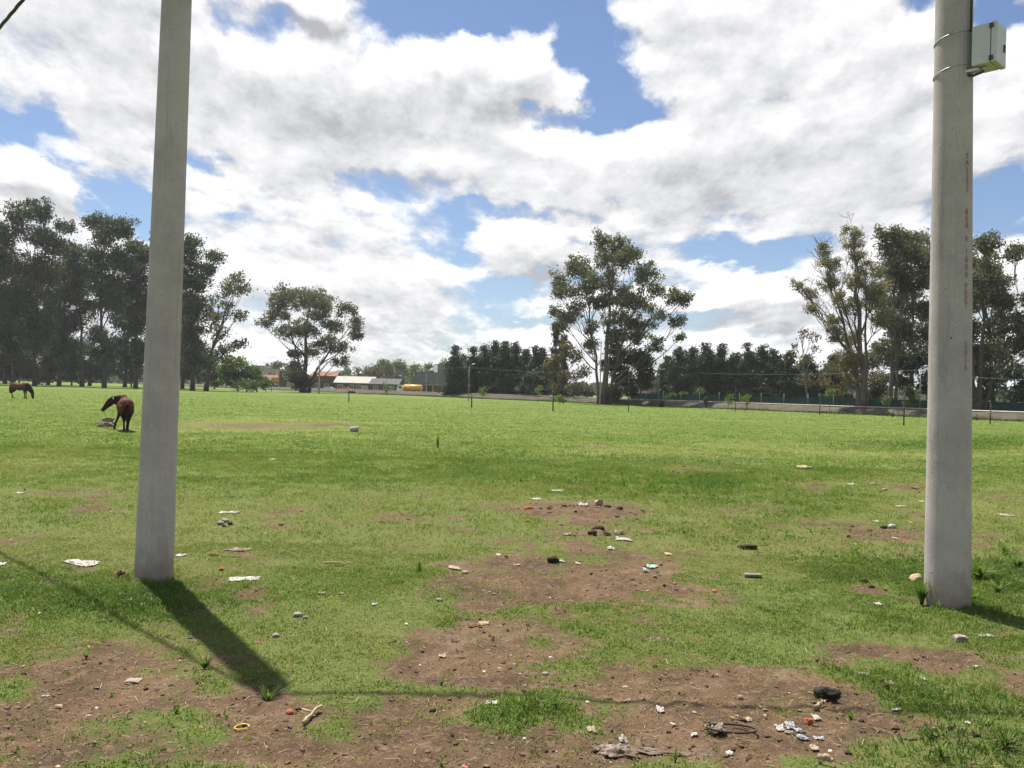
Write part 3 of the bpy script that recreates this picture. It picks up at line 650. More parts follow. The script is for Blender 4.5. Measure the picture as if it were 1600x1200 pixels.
# ------------------------------------------------------------------ railway bank, far fence, lamps, posts
def bank_pt(px, d): p_ = at(px, 600, d); return Vector((p_.x, p_.y, 0))
B0 = Vector((-215, 468, 0)); B1 = Vector((-30, 200, 0)); B2 = Vector((50, 84, 0)); B3 = Vector((128, -29, 0))
def bank():
    pts = []
    for a, b in ((B0, B1), (B1, B2), (B2, B3)):
        n = int((b - a).length / 1.2)
        pts += [a.lerp(b, i / n) for i in range(n)]
    pts.append(B3)
    prof = [(-.9, -.3), (0, -.02), (.5, .30), (1.1, .62), (1.6, .72), (2.4, .74), (5.4, .74), (6.4, .68), (8.2, .0), (9, -.3)]
    V = []; 
    for i, p_ in enumerate(pts):
        t = (pts[min(i + 1, len(pts) - 1)] - pts[max(i - 1, 0)]).normalized(); nrm = Vector((-t.y, t.x, 0))
        if nrm.y < 0: nrm = -nrm
        for j, (u, z) in enumerate(prof):
            w = .22 * mnoise.noise((p_.x * .6, p_.y * .6, j * 1.7)) if 0 < j < len(prof) - 1 else 0
            q = p_ + nrm * (u + w); V.append((q.x, q.y, z + (.10 * mnoise.noise((p_.x * .9, p_.y * .9, j * 3.1 + 5)) if 0 < j < 9 else 0)))
    k = len(prof); i = np.arange(len(pts) - 1)[:, None] * k; j = np.arange(k - 1)[None]
    F = np.stack([i + j, i + j + 1, i + k + j + 1, i + k + j], -1).reshape(-1, 4)
    me = np_mesh('gravel_bank', np.array(V), F, None, True)
    m = mat('bank_gravel', (.095, .082, .063), (.062, .058, .042), .6, .95, .1, bump=.8, detail=7, c3=(.075, .085, .04))
    link('gravel_bank', me, m)['kind'] = 'structure'
    for u in (2.9, 4.4):
        mb = MB(); pp = []
        for i, p_ in enumerate(pts[::3] + [pts[-1]]):
            t = (B2 - B1).normalized() if True else t; nrm = Vector((-t.y, t.x, 0)); pp.append(p_ + nrm * u + Vector((0, 0, .88)))
        mb.tube(pp, [(.04, .075)] * len(pp), 4, cap=False, sm=False)
        link_o = mb.build('rail', mat('rail_steel', (.42, .38, .34), (.30, .24, .19), 2, .5, .5, .5)); link_o['kind'] = 'structure'
    # rank weeds along its foot
    n = 26000; t = rng.random(n); P0 = np.array([B0[:2]]); 
    seg = rng.random(n); A = np.where(seg[:, None] < .55, np.array([[B1.x, B1.y]]), np.array([[B0.x, B0.y]])); Bq = np.where(seg[:, None] < .55, np.array([[B2.x, B2.y]]), np.array([[B1.x, B1.y]]))
    C = A + (Bq - A) * t[:, None] * 1.03; nn = np.array([[.823, .568]]); C = C + nn * (rng.normal(-.5, .5, n))[:, None]
    h = .12 + .35 * rng.random(n) * (0.5 + .5 * vnoise(C[:, 0] * .3, C[:, 1] * .3, 8)); a = rng.random(n) * 6.28; w = .05
    x, y = C[:, 0], C[:, 1]; ln = h * .6
    V = np.stack([np.stack([x - np.cos(a) * w, y - np.sin(a) * w, 0 * x], -1), np.stack([x + np.cos(a) * w, y + np.sin(a) * w, 0 * x], -1), np.stack([x + np.sin(a * 3) * ln, y + np.cos(a * 5) * ln, h], -1)], 1).reshape(-1, 3)
    me = np_mesh('weeds', V, np.arange(n)[:, None] * 3 + np.arange(3)[None], {'tone': ('FACE', rng.random(n))})
    tag(link('weeds', me, leafy_mat('weeds', [(0, (.03, .05, .012)), (.7, (.07, .11, .02)), (1, (.16, .15, .05))], .3)), 'rank dark weeds growing along the foot of the gravel bank', 'weeds', kind='stuff')
bank()
BN = Vector((.823, .568, 0))
def on_bank(px, off):
    """ground point on the line parallel to the bank, off metres behind its foot, under pixel column px"""
    r_ = ray(px, 620); a, b = (B1, B2)
    o1 = a + BN * off; t = (b - a)
    # solve s*r = o1 + k*t in plan
    det = r_.x * (-t.y) - r_.y * (-t.x); s = (o1.x * (-t.y) - o1.y * (-t.x)) / det
    return Vector((r_.x * s, r_.y * s, 0))
# teal windbreak fence behind the bank
def teal_fence():
    root = empty('mesh_fence', on_bank(1000, 12), 0, 'long dark teal netting fence behind the gravel bank', 'fence')
    a = on_bank(985, 12); b = on_bank(1640, 12); L = (b - a).length; t = (b - a).normalized(); rz = math.atan2(t.y, t.x)
    root.location = a; root.rotation_euler = (0, 0, rz)
    n = int(L / 1.0); V = []; F = []
    for i in range(n + 1):
        x = i * L / n
        for j, z in enumerate((.12, .7, 1.3, 1.85)): V.append((x, .05 * mnoise.noise((x * .8, z, 3)), z + .06 * mnoise.noise((x * .35, z, 9))))
    for i in range(n):
        for j in range(3): F.append((i * 4 + j, i * 4 + 4 + j, i * 4 + 5 + j, i * 4 + 1 + j))
    MB().add(V, F, True).build('netting', mat('teal_netting', (.018, .062, .055), (.012, .038, .036), .5, .8, .2, transl=.25), root)
    for i in range(int(L / 4)):
        mb = MB(); x = i * 4.0; mb.tube([(x, -.06, -.1), (x, -.06, 2.3)], .05, 6); mb.build('post', mat('grey_post', (.20, .19, .175), (.13, .125, .115), 3), root)
teal_fence()
WOODP = mat('weathered_wood', (.085, .070, .055), (.05, .042, .034), 6, .9, .1, stretch=(1, 1, .2))
def field_post(px, ytop, ybot, label, r=.05, wires=True):
    b = gnd(px, ybot); t = at(px, ytop, b.y); o = empty('field_post', b, 0, label, 'post', 'thin posts standing along the far side of the field')
    mb = MB(); h = t.z; lean = random.Random(px).uniform(-.04, .04)
    mb.tube([(0, 0, -.2), (lean * .5, 0, h * .5), (lean, 0, h)], [r, r * .92, r * .8], 7); mb.build('shaft', WOODP, o)
    for z in (.55, .85):
        mb = MB(); mb.torus((lean * z, 0, h * z), r * 1.05, .008, 10, 4); mb.build('wire_tie', GALV, o)
    return b, h
FP = {}
for (px, yt, yb, lab, r) in [(545, 606, 628, 'short dark post in the grass below the white roofed house', .06), (737, 616, 637, 'stubby dark post just right of the white headed street lamp', .07),
    (864, 606, 643, 'dark post in front of the bush, left of the big central eucalyptus', .06), (982, 588, 644, 'tall thin post standing right of the central eucalyptus trunk', .045),
    (1281, 617, 648, 'dark post directly left of the forked bare tree', .055), (1412, 612, 665, 'thin wooden post nearest the thick right pole on its left side', .05),
    (1547, 630, 663, 'thin post right of the thick concrete pole, before the dark trees', .05), (1149, 603, 643, 'slim post between two leafy saplings right of the cyclist', .04),
    (1167, 618, 641, 'slim short post beside the paired saplings right of the cyclist', .05), (1395, 640, 652, 'stubby post against the bank left of the thick right pole', .06),
    (1526, 646, 657, 'stubby post against the bank right beside the thick right pole', .07), (424, 596, 612, 'thin dark post before the orange roofed house', .07)]:
    FP[px] = field_post(px, yt, yb, lab, r)
def fence_wire(pxs, frac, label):
    mb = MB()
    for a, b in zip(pxs, pxs[1:]):
        (pa, ha), (pb, hb) = FP[a], FP[b]; A = pa + Vector((0, -.06, ha * frac)); B = pb + Vector((0, -.06, hb * frac))
        mb.tube([A.lerp(B, i / 8) + Vector((0, 0, -.12 * 4 * (i / 8) * (1 - i / 8))) for i in range(9)], .004, 4, cap=False)
    tag(mb.build('fence_wire', WOODP), label, 'wire')
fence_wire([545, 737, 864, 982, 1281, 1412, 1547], .85, 'thin wire running from post to post along the far side of the field')
# street lamps and service poles
POST = mat('lamp_post_grey', (.25, .245, .235), (.18, .175, .165), 3, .8, .2)
LAMPW = mat('lamp_white', (.72, .73, .74), (.62, .63, .64), 8, .35, .5)
def street_lamp(px, ytop, ybot, label, side=1, r=.07, head=.42):
    b = gnd(px, ybot); t = at(px, ytop, b.y); h = t.z; o = empty('street_lamp', b, 0, label, 'street lamp', 'street lamps behind the field')
    mb = MB(); mb.tube([(0, 0, -.2), (0, 0, h * .4), (0, 0, h - .25)], [r, r * .85, r * .6], 8); mb.build('post', POST, o)
    mb = MB(); mb.tube([(0, 0, h - .3), (side * .1, 0, h - .08), (side * .45, 0, h + .02)], .035, 6); arm = mb.build('arm', POST, o)
    mb = MB(); mb.tube([(side * .36, 0, h - .02), (side * .55, 0, h + .03), (side * (.5 + head), 0, h + .10)], [(.05, .04), (.14, .09), (.06, .04)], 10); hd = mb.build('lamp_head', LAMPW, o)
    mb = MB(); mb.tube([(side * .6, 0, h - .02), (side * .6, 0, h - .05)], [.10, .05], 10); mb.build('lens', mat('lamp_lens', (.6, .62, .62), (.5, .52, .52), 5, .2, .6), hd)
    mb = MB(); mb.box(-.1, .22, -.06, .06, h * .42, h * .42 + .07); mb.build('bracket', GALV, o)
    return o, Vector((b.x, b.y, h - .2))
L1, w1 = street_lamp(732, 569, 626, 'grey street lamp with white curved head in front of the dark conifers', 1, .09)
L2, w2 = street_lamp(1029, 577, 634, 'street lamp beside the pink house, right of the central eucalyptus', 1, .09)
L3, w3 = street_lamp(1437, 572, 650, 'slim street lamp with white head just left of the thick right pole', 1, .07, .25)
def service_pole(px, ytop, ybot, label, r=.13, cross=True):
    b = gnd(px, ybot); t = at(px, ytop, b.y); h = t.z; o = empty('utility_pole', b, 0, label, 'utility pole')
    mb = MB(); mb.tube([(0, 0, -.2), (0, 0, h * .5), (0, 0, h)], [r, r * .85, r * .65], 10); mb.build('shaft', mat('pole_pale', (.33, .31, .275), (.25, .24, .21), 2, .9), o)
    if cross:
        mb = MB(); mb.box(-.5, .5, -.05, .05, h - .5, h - .38); c_ = mb.build('crossarm', WOODP, o)
        for q in (-.42, .42):
            mb = MB(); mb.tube([(q, 0, h - .379), (q, 0, h - .30), (q, 0, h - .24)], [.03, .05, .025], 8); mb.build('insulator', LAMPW, c_)
    else:
        mb = MB(); mb.tube([(0, 0, h + .002), (0, 0, h + .05)], [r * .7, r * .3], 10); mb.build('cap', GALV, o)
    return Vector((b.x, b.y, h - .3))
wA = service_pole(498, 562, 615, 'pale utility pole in front of the spreading tree left of centre', .22, False)
wB = service_pole(937, 535, 633, 'thin pale utility pole against the trunk of the central eucalyptus', .09, False)
# small transformer can on the pole beside the pink house
mb = MB(); mb.tube([(-.22, -.05, 3.3), (-.22, -.05, 3.32), (-.22, -.05, 3.85), (-.22, -.05, 3.87)], [.05, .14, .14, .05], 12); mb.build('transformer', POST, L2)
def span(pts, sag, label, r=.017):
    mb = MB()
    for a, b in zip(pts, pts[1:]):
        mb.tube([a.lerp(b, i / 20) + Vector((0, 0, -sag * 4 * (i / 20) * (1 - i / 20))) for i in range(21)], r, 4, cap=False)
    tag(mb.build('power_line', mat('line_grey', (.13, .135, .14), (.10, .105, .11), 2, .6, .3)), label, 'power line')
span([at(-60, 562, 200), at(300, 577, 190), at(733, 574, 128), w2, at(1440, 578, w3.y), at(1700, 590, 80)], .55, 'thin grey power line strung between the far street lamps')
# billboard
pb_ = gnd(831, 620); o = empty('billboard', on_bank(831, 9) , 0, 'blank cream billboard on a thin post before the dark conifers', 'billboard')
B = o.location; s = B.y / FPX
zt = at(827, 582, B.y).z; zb = at(827, 589, B.y).z; x0 = (822 - 831) * s; x1 = (833 - 831) * s
mb = MB(); mb.box(x0, x1, -.04, .04, zb, zt, .01); mb.build('panel', mat('cream_panel', (.46, .42, .36), (.38, .35, .30), 1.5), o)
mb = MB(); mb.tube([(x1 - .15, .1, 0), (x1 - .15, .1, zt - .1)], .07, 8); mb.build('post', POST, o)
# ------------------------------------------------------------------ trees
BARK_P = mat('pale_bark', (.23, .205, .175), (.13, .115, .095), 1.2, .9, .1, stretch=(1, 1, .25), bump=.3)
BARK_D = mat('dark_bark', (.085, .070, .055), (.05, .042, .034), 1.5, .95, .1, stretch=(1, 1, .3), bump=.4)
BARK_M = mat('grey_bark', (.135, .118, .098), (.075, .066, .054), 1.2, .9, .1, stretch=(1, 1, .25), bump=.3)
def lmat(name, a, b, c, t=.3): return leafy_mat(name, [(0, a), (.5, b), (1, c)], t, rough=.55, spec=.3)
LEAF = {
 'euc':   lmat('eucalypt_leaves', (.060, .068, .040), (.112, .112, .064), (.200, .178, .108), .40),
 'eucd':  lmat('grove_leaves', (.032, .044, .024), (.062, .076, .038), (.125, .118, .060), .34),
 'dark':  lmat('conifer_foliage', (.022, .035, .020), (.042, .060, .031), (.082, .098, .048), .25),
 'brown': lmat('brown_foliage', (.060, .055, .024), (.115, .092, .040), (.20, .15, .065), .3),
 'twig':  lmat('sparse_leaves', (.12, .105, .058), (.20, .172, .090), (.32, .27, .13), .4),
 'lime':  lmat('spring_leaves', (.075, .120, .022), (.130, .185, .035), (.21, .26, .06), .4),
 'mid':   lmat('mid_green_leaves', (.045, .075, .020), (.075, .115, .028), (.13, .17, .045), .35),
 'far':   lmat('far_leaves', (.075, .105, .040), (.125, .155, .055), (.19, .205, .085), .35)}
def tree(name, label, cat, base, dist, blobs, kind, leaf=.32, dens=1.0, trunk=.45, bark=BARK_D, seed=0, group=None, depth=.8, forks=None, subs=1.0, flat=.75, twigs=0, stems=None, bs=1.0, hard=0.0):
    """blobs: (px, py, rx, ry) masses of foliage read off the photograph; each becomes clumps of leaves at the tree's own distance.
    base = px, py of the foot (py None: on the ground at dist)"""
    rnd = random.Random(seed * 31 + 7); rg = np.random.default_rng(seed * 13 + 5)
    b = at(base, 600, dist); b = Vector((b.x, b.y, tz(b.x, b.y) if dist < 120 else 0.0))
    root = empty(name, b, 0, label, cat, group)
    s = dist / FPX
    bl = []
    for (cx, cy, rx, ry) in blobs:
        p = at(cx, cy, dist) - b; dy = rnd.uniform(-1, 1) * depth * .45 * (max(q[0] for q in blobs) - min(q[0] for q in blobs) + 8) * s
        bl.append((Vector((p.x, dy, p.z)), rx * s * bs, ry * s * bs))
    # limbs
    mb = MB(); top = max(bl, key=lambda q: q[0].z + q[2] * .3)
    H_ = top[0].z
    stem_list = stems or [(0, 1.0)]
    trunks = []
    for si, (sx, sc) in enumerate(stem_list):
        tgt = top[0] if si == 0 else min(bl, key=lambda q: abs(q[0].x - sx * s * 1.0) - q[0].z * .3)[0]
        n = 9; pts = []
        wob = [Vector((rnd.uniform(-1, 1), rnd.uniform(-1, 1), 0)) * H_ * .012 for _ in range(n + 1)]
        st0 = Vector((sx * s * .12, 0, 0))
        for i in range(n + 1):
            t = i / n; e = t ** 1.5
            pts.append(Vector((st0.x + (tgt.x - st0.x) * e, tgt.y * e, tgt.z * t)) + wob[i] * min(1, 3 * t))
        pts[0].z = -.3; rr_ = [trunk * .66 * sc * (1.45 if i == 0 else max(.05, (1 - .98 * i / n) ** .9)) for i in range(n + 1)]
        mb.tube(pts, rr_, 9); trunks.append((pts, rr_))
    def on_trunk(tr, z):
        pts, rr_ = tr
        for i in range(len(pts) - 1):
            if pts[i + 1].z >= z or i == len(pts) - 2:
                t = max(0, min(1, (z - pts[i].z) / max(.01, pts[i + 1].z - pts[i].z))); return pts[i].lerp(pts[i + 1], t), rr_[i] * (1 - t) + rr_[i + 1] * t
    C = []; limb_pts = []
    for (c, rx, rz) in bl:
        tr = min(trunks, key=lambda T: (on_trunk(T, c.z * .6)[0] - c).length)
        horiz = math.hypot(c.x - on_trunk(tr, c.z * .7)[0].x, c.y)
        z0 = max(H_ * .08, min(c.z - horiz * rnd.uniform(.7, 1.3), c.z * rnd.uniform(.5, .75)))
        p0, r0 = on_trunk(tr, z0); r0 = min(r0 * .55, trunk * .26)
        mid = Vector((p0.x + (c.x - p0.x) * .55, p0.y + (c.y - p0.y) * .55, p0.z + (c.z - p0.z) * rnd.uniform(.30, .48)))
        pts = [p0 * (1 - t) ** 2 + mid * 2 * t * (1 - t) + c * t * t + Vector((rnd.uniform(-1, 1), rnd.uniform(-1, 1), rnd.uniform(-1, 1))) * .02 * (c - p0).length * (0 if t in (0, 1) else 1) for t in [i / 6 for i in range(7)]]
        mb.tube(pts, [max(.03, r0 * (1 - .8 * i / 6)) for i in range(7)], 6); limb_pts.append(pts)
        nsub = max(4, int(subs * 2.6 * (rx * rz) / (leaf * leaf * 9) ** .9 + 5 * min(1, subs + .2)))
        ry_ = (rx + rz) / 2
        for k in range(nsub):
            while True:
                q = Vector((rnd.uniform(-1, 1), rnd.uniform(-1, 1), rnd.uniform(-1, 1)))
                if q.length < 1 and q.length > .25 * (1 - hard): break
            q = q * (q.length ** -.3)
            pc = c + Vector((q.x * rx, q.y * ry_, q.z * rz)) * rnd.uniform(.45, 1.0)
            rc = leaf * rnd.uniform(1.6, 3.9) * (.8 + .4 * min(rx, rz) / (leaf * 8))
            C.append((pc, rc, rnd.random()))
            if rnd.random() < .45:
                a_ = pts[rnd.choice((3, 4, 5))]; mb.tube([a_, a_.lerp(pc, .55) + Vector((0, 0, -.1 * (pc - a_).length)), pc], [max(.03, r0 * .22), max(.022, r0 * .15), .015], 4)
    def twig(p0, d, L, r, lev):
        if lev == 0 or L < .3: return
        n = 4; pts = [p0]; d = d.normalized()
        for i in range(n):
            d = (d + Vector((rnd.uniform(-1, 1), rnd.uniform(-1, 1), rnd.uniform(-.5, 1))) * .16).normalized(); pts.append(pts[-1] + d * L / n)
        mb.tube(pts, [r * (1 - .6 * i / n) for i in range(n + 1)], 3, cap=False)
        for i in range(3 if lev > 1 else 2):
            k = rnd.randint(1, n); dd = (d + Vector((rnd.uniform(-1, 1), rnd.uniform(-1, 1), rnd.uniform(-.5, .55))) * .85)
            twig(pts[k], dd, L * rnd.uniform(.5, .72), max(.014, r * .55), lev - 1)
    if twigs:
        for pts in limb_pts:
            for _ in range(twigs):
                k = rnd.randint(2, 6); d = (pts[min(k, 6)] - pts[k - 1]).normalized() + Vector((rnd.uniform(-1, 1), rnd.uniform(-1, 1), rnd.uniform(-.6, .25))) * .7
                twig(pts[k], d, H_ * rnd.uniform(.05, .085), .045, 4)
    mb.build('trunk', bark, root)
    # leaves
    cc_ = np.array([c[0][:] for c in C]); rc = np.array([c[1] for c in C]); tn = np.array([c[2] for c in C])
    per = np.maximum(5, (dens * 13 * (rc / leaf) ** 1.75)).astype(int)
    idx = np.repeat(np.arange(len(C)), per); n = len(idx)
    v = rg.normal(size=(n, 3)); v /= np.linalg.norm(v, axis=1)[:, None]; rad_ = rg.random(n) ** .5 * (1 + .5 * (rg.random(n) < .12))
    pos = cc_[idx] + v * (rad_ * rc[idx])[:, None] * np.array([1.0, 1.0, flat])
    a = rg.normal(size=(n, 3)); a /= np.linalg.norm(a, axis=1)[:, None]; a[:, 2] -= .25
    bb = np.cross(a, rg.normal(size=(n, 3))); bb /= np.linalg.norm(bb, axis=1)[:, None]
    sz = leaf * (.55 + .7 * rg.random(n))[:, None]
    A = a * sz * .62; Bv = bb * sz * .36
    V = np.stack([pos - A, pos + Bv - A * .1, pos + A, pos - Bv + A * .1], 1).reshape(-1, 3)
    tone = np.clip(.15 + .5 * tn[idx] + rg.normal(0, .16, n), 0, 1)
    me = np_mesh('crown', V, np.arange(n)[:, None] * 4 + np.arange(4)[None], {'tone': ('FACE', tone)})
    link('crown', me, LEAF[kind], root)
    return root

GR = 'tall eucalypts of the dark grove on the left'
grove = [
 (54, 192, [(38,338,18,17),(72,336,22,20),(97,352,14,12),(26,368,26,16),(60,372,24,20),(84,385,20,18),(8,395,30,20),(55,420,30,28),(40,470,34,30),(62,520,30,30)], 'eucd', 'tallest dark eucalypt of the left grove with a forked round topped crown'),
 (163, 188, [(165,352,22,16),(146,345,16,10),(190,355,16,18),(172,372,20,14),(148,395,22,18),(185,410,26,22),(160,440,30,26),(182,475,22,22),(160,548,24,20)], 'eucd', 'second tallest grove eucalypt with a ragged lifted crown, left of the left pole'),
 (212, 196, [(214,386,22,14),(232,400,22,16),(210,415,24,22),(225,450,26,28),(212,500,22,28),(225,548,22,26)], 'eucd', 'grove eucalypt rising immediately behind the left concrete pole'),
 (301, 180, [(302,382,16,14),(290,398,24,18),(330,400,12,10),(318,420,24,14),(300,445,26,24),(312,480,20,24),(296,520,20,26),(300,560,18,22)], 'eucd', 'dense dark grove eucalypt just right of the left concrete pole'),
 (322, 172, [(372,442,16,12),(352,452,12,12),(384,456,9,10),(345,478,18,14),(372,490,14,9),(330,500,14,16),(346,520,12,12),(352,548,16,8),(338,560,14,12),(372,536,12,6)], 'euc', 'slender open eucalypt leaning right at the right end of the left grove'),
 (20, 200, [(10,420,26,22),(30,440,22,22),(12,478,30,26),(20,530,26,26)], 'eucd', 'grove eucalypt at the left picture edge behind the grazing horse'),
 (92, 205, [(110,395,18,16),(95,425,24,22),(112,455,24,24),(98,500,24,26),(92,548,22,22)], 'eucd', 'broad grove eucalypt between the two tallest ones, rear row'),
 (128, 200, [(125,400,16,14),(134,425,22,20),(122,455,20,22),(142,482,16,18)], 'eucd', 'thin stemmed grove eucalypt with sky showing below its crown'),
 (256, 206, [(262,372,20,14),(250,400,24,20),(268,430,26,26),(250,480,26,28),(268,530,26,26)], 'eucd', 'grove eucalypt hidden mostly behind the left concrete pole'),
 (-28, 190, [(-30,360,30,26),(-20,410,36,36),(-30,480,36,36)], 'eucd', 'grove eucalypt cut off by the left picture edge'),
 (75, 225, [(75,450,30,26),(78,500,34,30),(74,550,30,24)], 'dark', 'dark filling tree low in the grove under the tallest eucalypt'),
 (140, 228, [(145,520,16,14),(110,545,30,20),(150,572,26,14)], 'dark', 'low dark tree in the grove beneath the patch of sky'),
 (195, 222, [(198,460,20,24),(205,500,26,26),(195,550,30,26)], 'dark', 'dark filling tree low in the grove left of the left pole'),
 (285, 215, [(290,480,24,30),(282,540,30,30),(318,560,20,20)], 'dark', 'dark low grove tree right of the left concrete pole'),
 (8, 226, [(0,500,34,34),(12,556,34,22)], 'dark', 'dark low grove tree at the far left edge')]
for i, (bx, d, bl, k, lab) in enumerate(grove):
    tree('eucalyptus', lab, 'tree', bx, d, bl, k, bs=1.22, leaf=.44, dens=.75 if k != 'euc' else .55, trunk=.62, bark=BARK_D, seed=i, group=GR, subs=1.25 if k != 'euc' else .8)
for i, (px, py, rx, ry, lab) in enumerate([(-20, 575, 34, 26, 'dark understory thicket at the left picture edge under the grove'), (30, 572, 26, 24, 'dark understory thicket above the grazing horse'), (75, 578, 26, 20, 'dark understory thicket right of the grazing horse'),
    (112, 572, 20, 24, 'dark understory thicket between the second and third grove trunks'), (160, 575, 22, 22, 'dark understory thicket above the horse with turned head'), (205, 572, 24, 24, 'dark understory thicket touching the left pole from the left'), (255, 572, 26, 24, 'dark understory thicket behind the left concrete pole'), (300, 576, 22, 20, 'dark understory thicket just right of the left pole'), (335, 582, 14, 14, 'dark understory thicket at the right end of the grove')]):
    tree('thicket', lab, 'bush', px, 232, [(px - rx * .5, py + 6, rx * .7, ry * .8), (px + rx * .5, py + 4, rx * .7, ry * .85), (px, py - ry * .5, rx * .6, ry * .6)], 'dark', leaf=.6, dens=.9, seed=200 + i, trunk=.3, subs=1.3, group='dark understory of the left grove')
tree('eucalyptus', 'spreading eucalypt with a broad domed crown beside the pale utility pole', 'tree', 474, 200,
     [(478,462,34,20),(455,478,28,22),(500,480,28,22),(432,492,20,14),(415,506,14,9),(440,515,22,12),(475,510,30,20),(535,482,20,14),(548,500,14,12),(522,512,22,12),(550,520,16,7),(505,535,26,14),(540,545,20,10),(470,548,20,14),(560,514,8,6),(535,566,18,7),(470,578,16,14),(455,556,10,8)], 'euc', leaf=.42, dens=.75, trunk=1.0, bark=BARK_D, seed=40, stems=[(0, 1), (70, .6), (-25, .5)], subs=1.0, bs=1.12)
tree('ivy_bush', 'dark bush climbing round the foot of the spreading eucalypt', 'bush', 474, 198, [(468,590,12,18),(478,596,12,12),(468,604,12,6)], 'dark', leaf=.35, trunk=.2, seed=41)
tree('eucalyptus', 'big central eucalypt with an open crown of separate leafy masses', 'tree', 944, 129,
     [(935,385,16,12),(960,383,16,12),(985,395,14,12),(948,402,22,16),(972,412,20,16),(905,405,14,14),(900,428,18,14),(876,438,13,14),(880,458,14,10),(955,432,18,14),(925,440,18,14),(908,452,16,12),(876,482,12,12),(890,496,16,12),(905,475,14,10),(930,470,16,12),(955,462,14,14),
      (1005,438,22,14),(990,455,22,14),(1022,448,14,10),(975,478,20,12),(1010,470,22,12),(1045,468,18,12),(1062,472,10,8),(1035,492,16,8),(985,500,22,12),(955,500,18,12),(1010,510,22,11),(1045,508,18,8),(925,505,14,10),(878,508,10,7),(1058,527,12,4),(1035,531,7,3),(990,530,18,10),(960,525,16,10),(925,540,12,10),(1020,540,12,8)], 'euc',
     leaf=.30, dens=.72, trunk=.68, bark=BARK_M, seed=50, stems=[(0, 1), (-60, .55), (60, .55), (25, .45)], subs=1.0, depth=.7, bs=1.38)
tree('cypress', 'dark bushy cypress crowding the trunk of the central eucalypt', 'tree', 962, 134, [(960,530,12,12),(962,548,18,14),(958,570,24,16),(990,560,24,18),(1005,578,20,18),(975,590,26,16),(960,612,20,14)], 'dark', leaf=.30, dens=1.1, seed=51, trunk=.3, subs=1.6)
tree('bush', 'rounded dark bush right behind the central eucalypt, beside the pink house', 'bush', 1000, 137, [(1005,565,18,12),(1008,600,16,14),(985,608,18,12)], 'dark', leaf=.30, seed=52, trunk=.2, subs=1.4)
for i, (px, yt, w, d, lab) in enumerate([(868, 504, 5.5, 175, 'tallest narrow columnar cypress left of the central eucalypt'), (880, 524, 5, 172, 'shorter narrow columnar cypress left of the central eucalypt')]):
    ys = np.linspace(yt + 6, 610, 9); tree('columnar_cypress', lab, 'tree', px, d, [(px + (-1) ** k * .6, y, w * (0.55 if k == 0 else 1), 9) for k, y in enumerate(ys)], 'brown' if i == 9 else 'dark', leaf=.30, dens=1.2, seed=60 + i, trunk=.2, subs=1.6, depth=.1)
def conifer(px, yt, w, d, lab, seed, kind='dark', ybase=600, group=None):
    bl = []; n = 9; r_ = random.Random(seed)
    for k in range(n):
        t = k / (n - 1); y = yt + 5 + (ybase - yt - 8) * t; ww = 1.3 * w * (.20 + .78 * min(1, t * 1.5)) * r_.uniform(.85, 1.1)
        if t < .3: bl.append((px + r_.uniform(-1, 1), y, max(3, ww), 8))
        else: bl.append((px - ww * .45, y + r_.uniform(-5, 5), ww * r_.uniform(.5, .8), 9)); bl.append((px + ww * .45, y + r_.uniform(-5, 5), ww * r_.uniform(.5, .8), 9)); bl.append((px, y + 3, ww * .6, 8))
    return tree('conifer', lab, 'tree', px, d, bl, kind, leaf=.32, dens=.95, seed=seed, trunk=.25, subs=1.2, group=group, flat=.6)
CG = 'dark conifers in the row behind the gravel bank'
for i, (px, yt, w, d, lab) in enumerate([
    (712, 541, 15, 178, 'pointed dark conifer at the left end of the row, beside the grey tower'), (740, 546, 14, 182, 'dark conifer just behind the white headed street lamp'), (757, 543, 15, 180, 'second conifer right of the street lamp, with drooping tips'),
    (773, 534, 16, 178, 'conifer with a sharp tip left of the row high point'), (789, 532, 17, 176, 'highest conifer of the row left of the columnar cypresses'), (806, 538, 17, 174, 'broad conifer sloping down to the right of the high point'),
    (821, 546, 14, 172, 'conifer directly behind the cream billboard'), (837, 541, 11, 170, 'slender spired conifer right of the billboard'), (848, 545, 9, 171, 'small spired conifer left of the columnar cypresses'),
    (1044, 556, 14, 165, 'dark tree at the left end of the right hand row, over the pink house'), (1062, 542, 17, 160, 'round headed dark tree right of the pink house'), (1082, 546, 16, 158, 'dark tree above and left of the cyclist'), (1102, 536, 17, 156, 'high dark tree directly above the cyclist'),
    (1125, 542, 16, 155, 'dark tree right of the cyclist, before the spired one'), (1148, 550, 14, 152, 'lower dark tree in the dip of the right hand row'), (1168, 537, 13, 150, 'sharp spired conifer in the middle of the right hand row'), (1191, 542, 14, 148, 'second spired conifer in the right hand row'),
    (1210, 546, 14, 146, 'third spired conifer in the right hand row'), (1232, 552, 16, 144, 'dark conifer left of the bare twiggy trees'), (1262, 556, 20, 142, 'dark conifer behind the bare twiggy trees'), (1305, 556, 20, 140, 'dark conifer left of the forked bare tree')]):
    conifer(px, yt, w, d, lab, 70 + i, group=CG, ybase=612 + (px > 900) * 8)
tree('brown_tree', 'loose brown and ochre leaved tree below the columnar cypresses', 'tree', 878, 150, [(870,560,16,12),(885,548,14,16),(900,560,14,14),(862,578,14,12),(885,585,20,14),(910,580,14,14),(872,603,18,12),(900,605,18,12)], 'brown', leaf=.34, dens=.55, seed=91, trunk=.25, bark=BARK_D, subs=.9, twigs=1)
tree('bush', 'wide dark thicket under the brown leaved tree', 'bush', 850, 158, [(840,590,24,14),(850,610,26,10),(880,612,26,10),(910,612,22,10),(815,608,18,10)], 'dark', leaf=.34, seed=92, trunk=.15, subs=1.1)
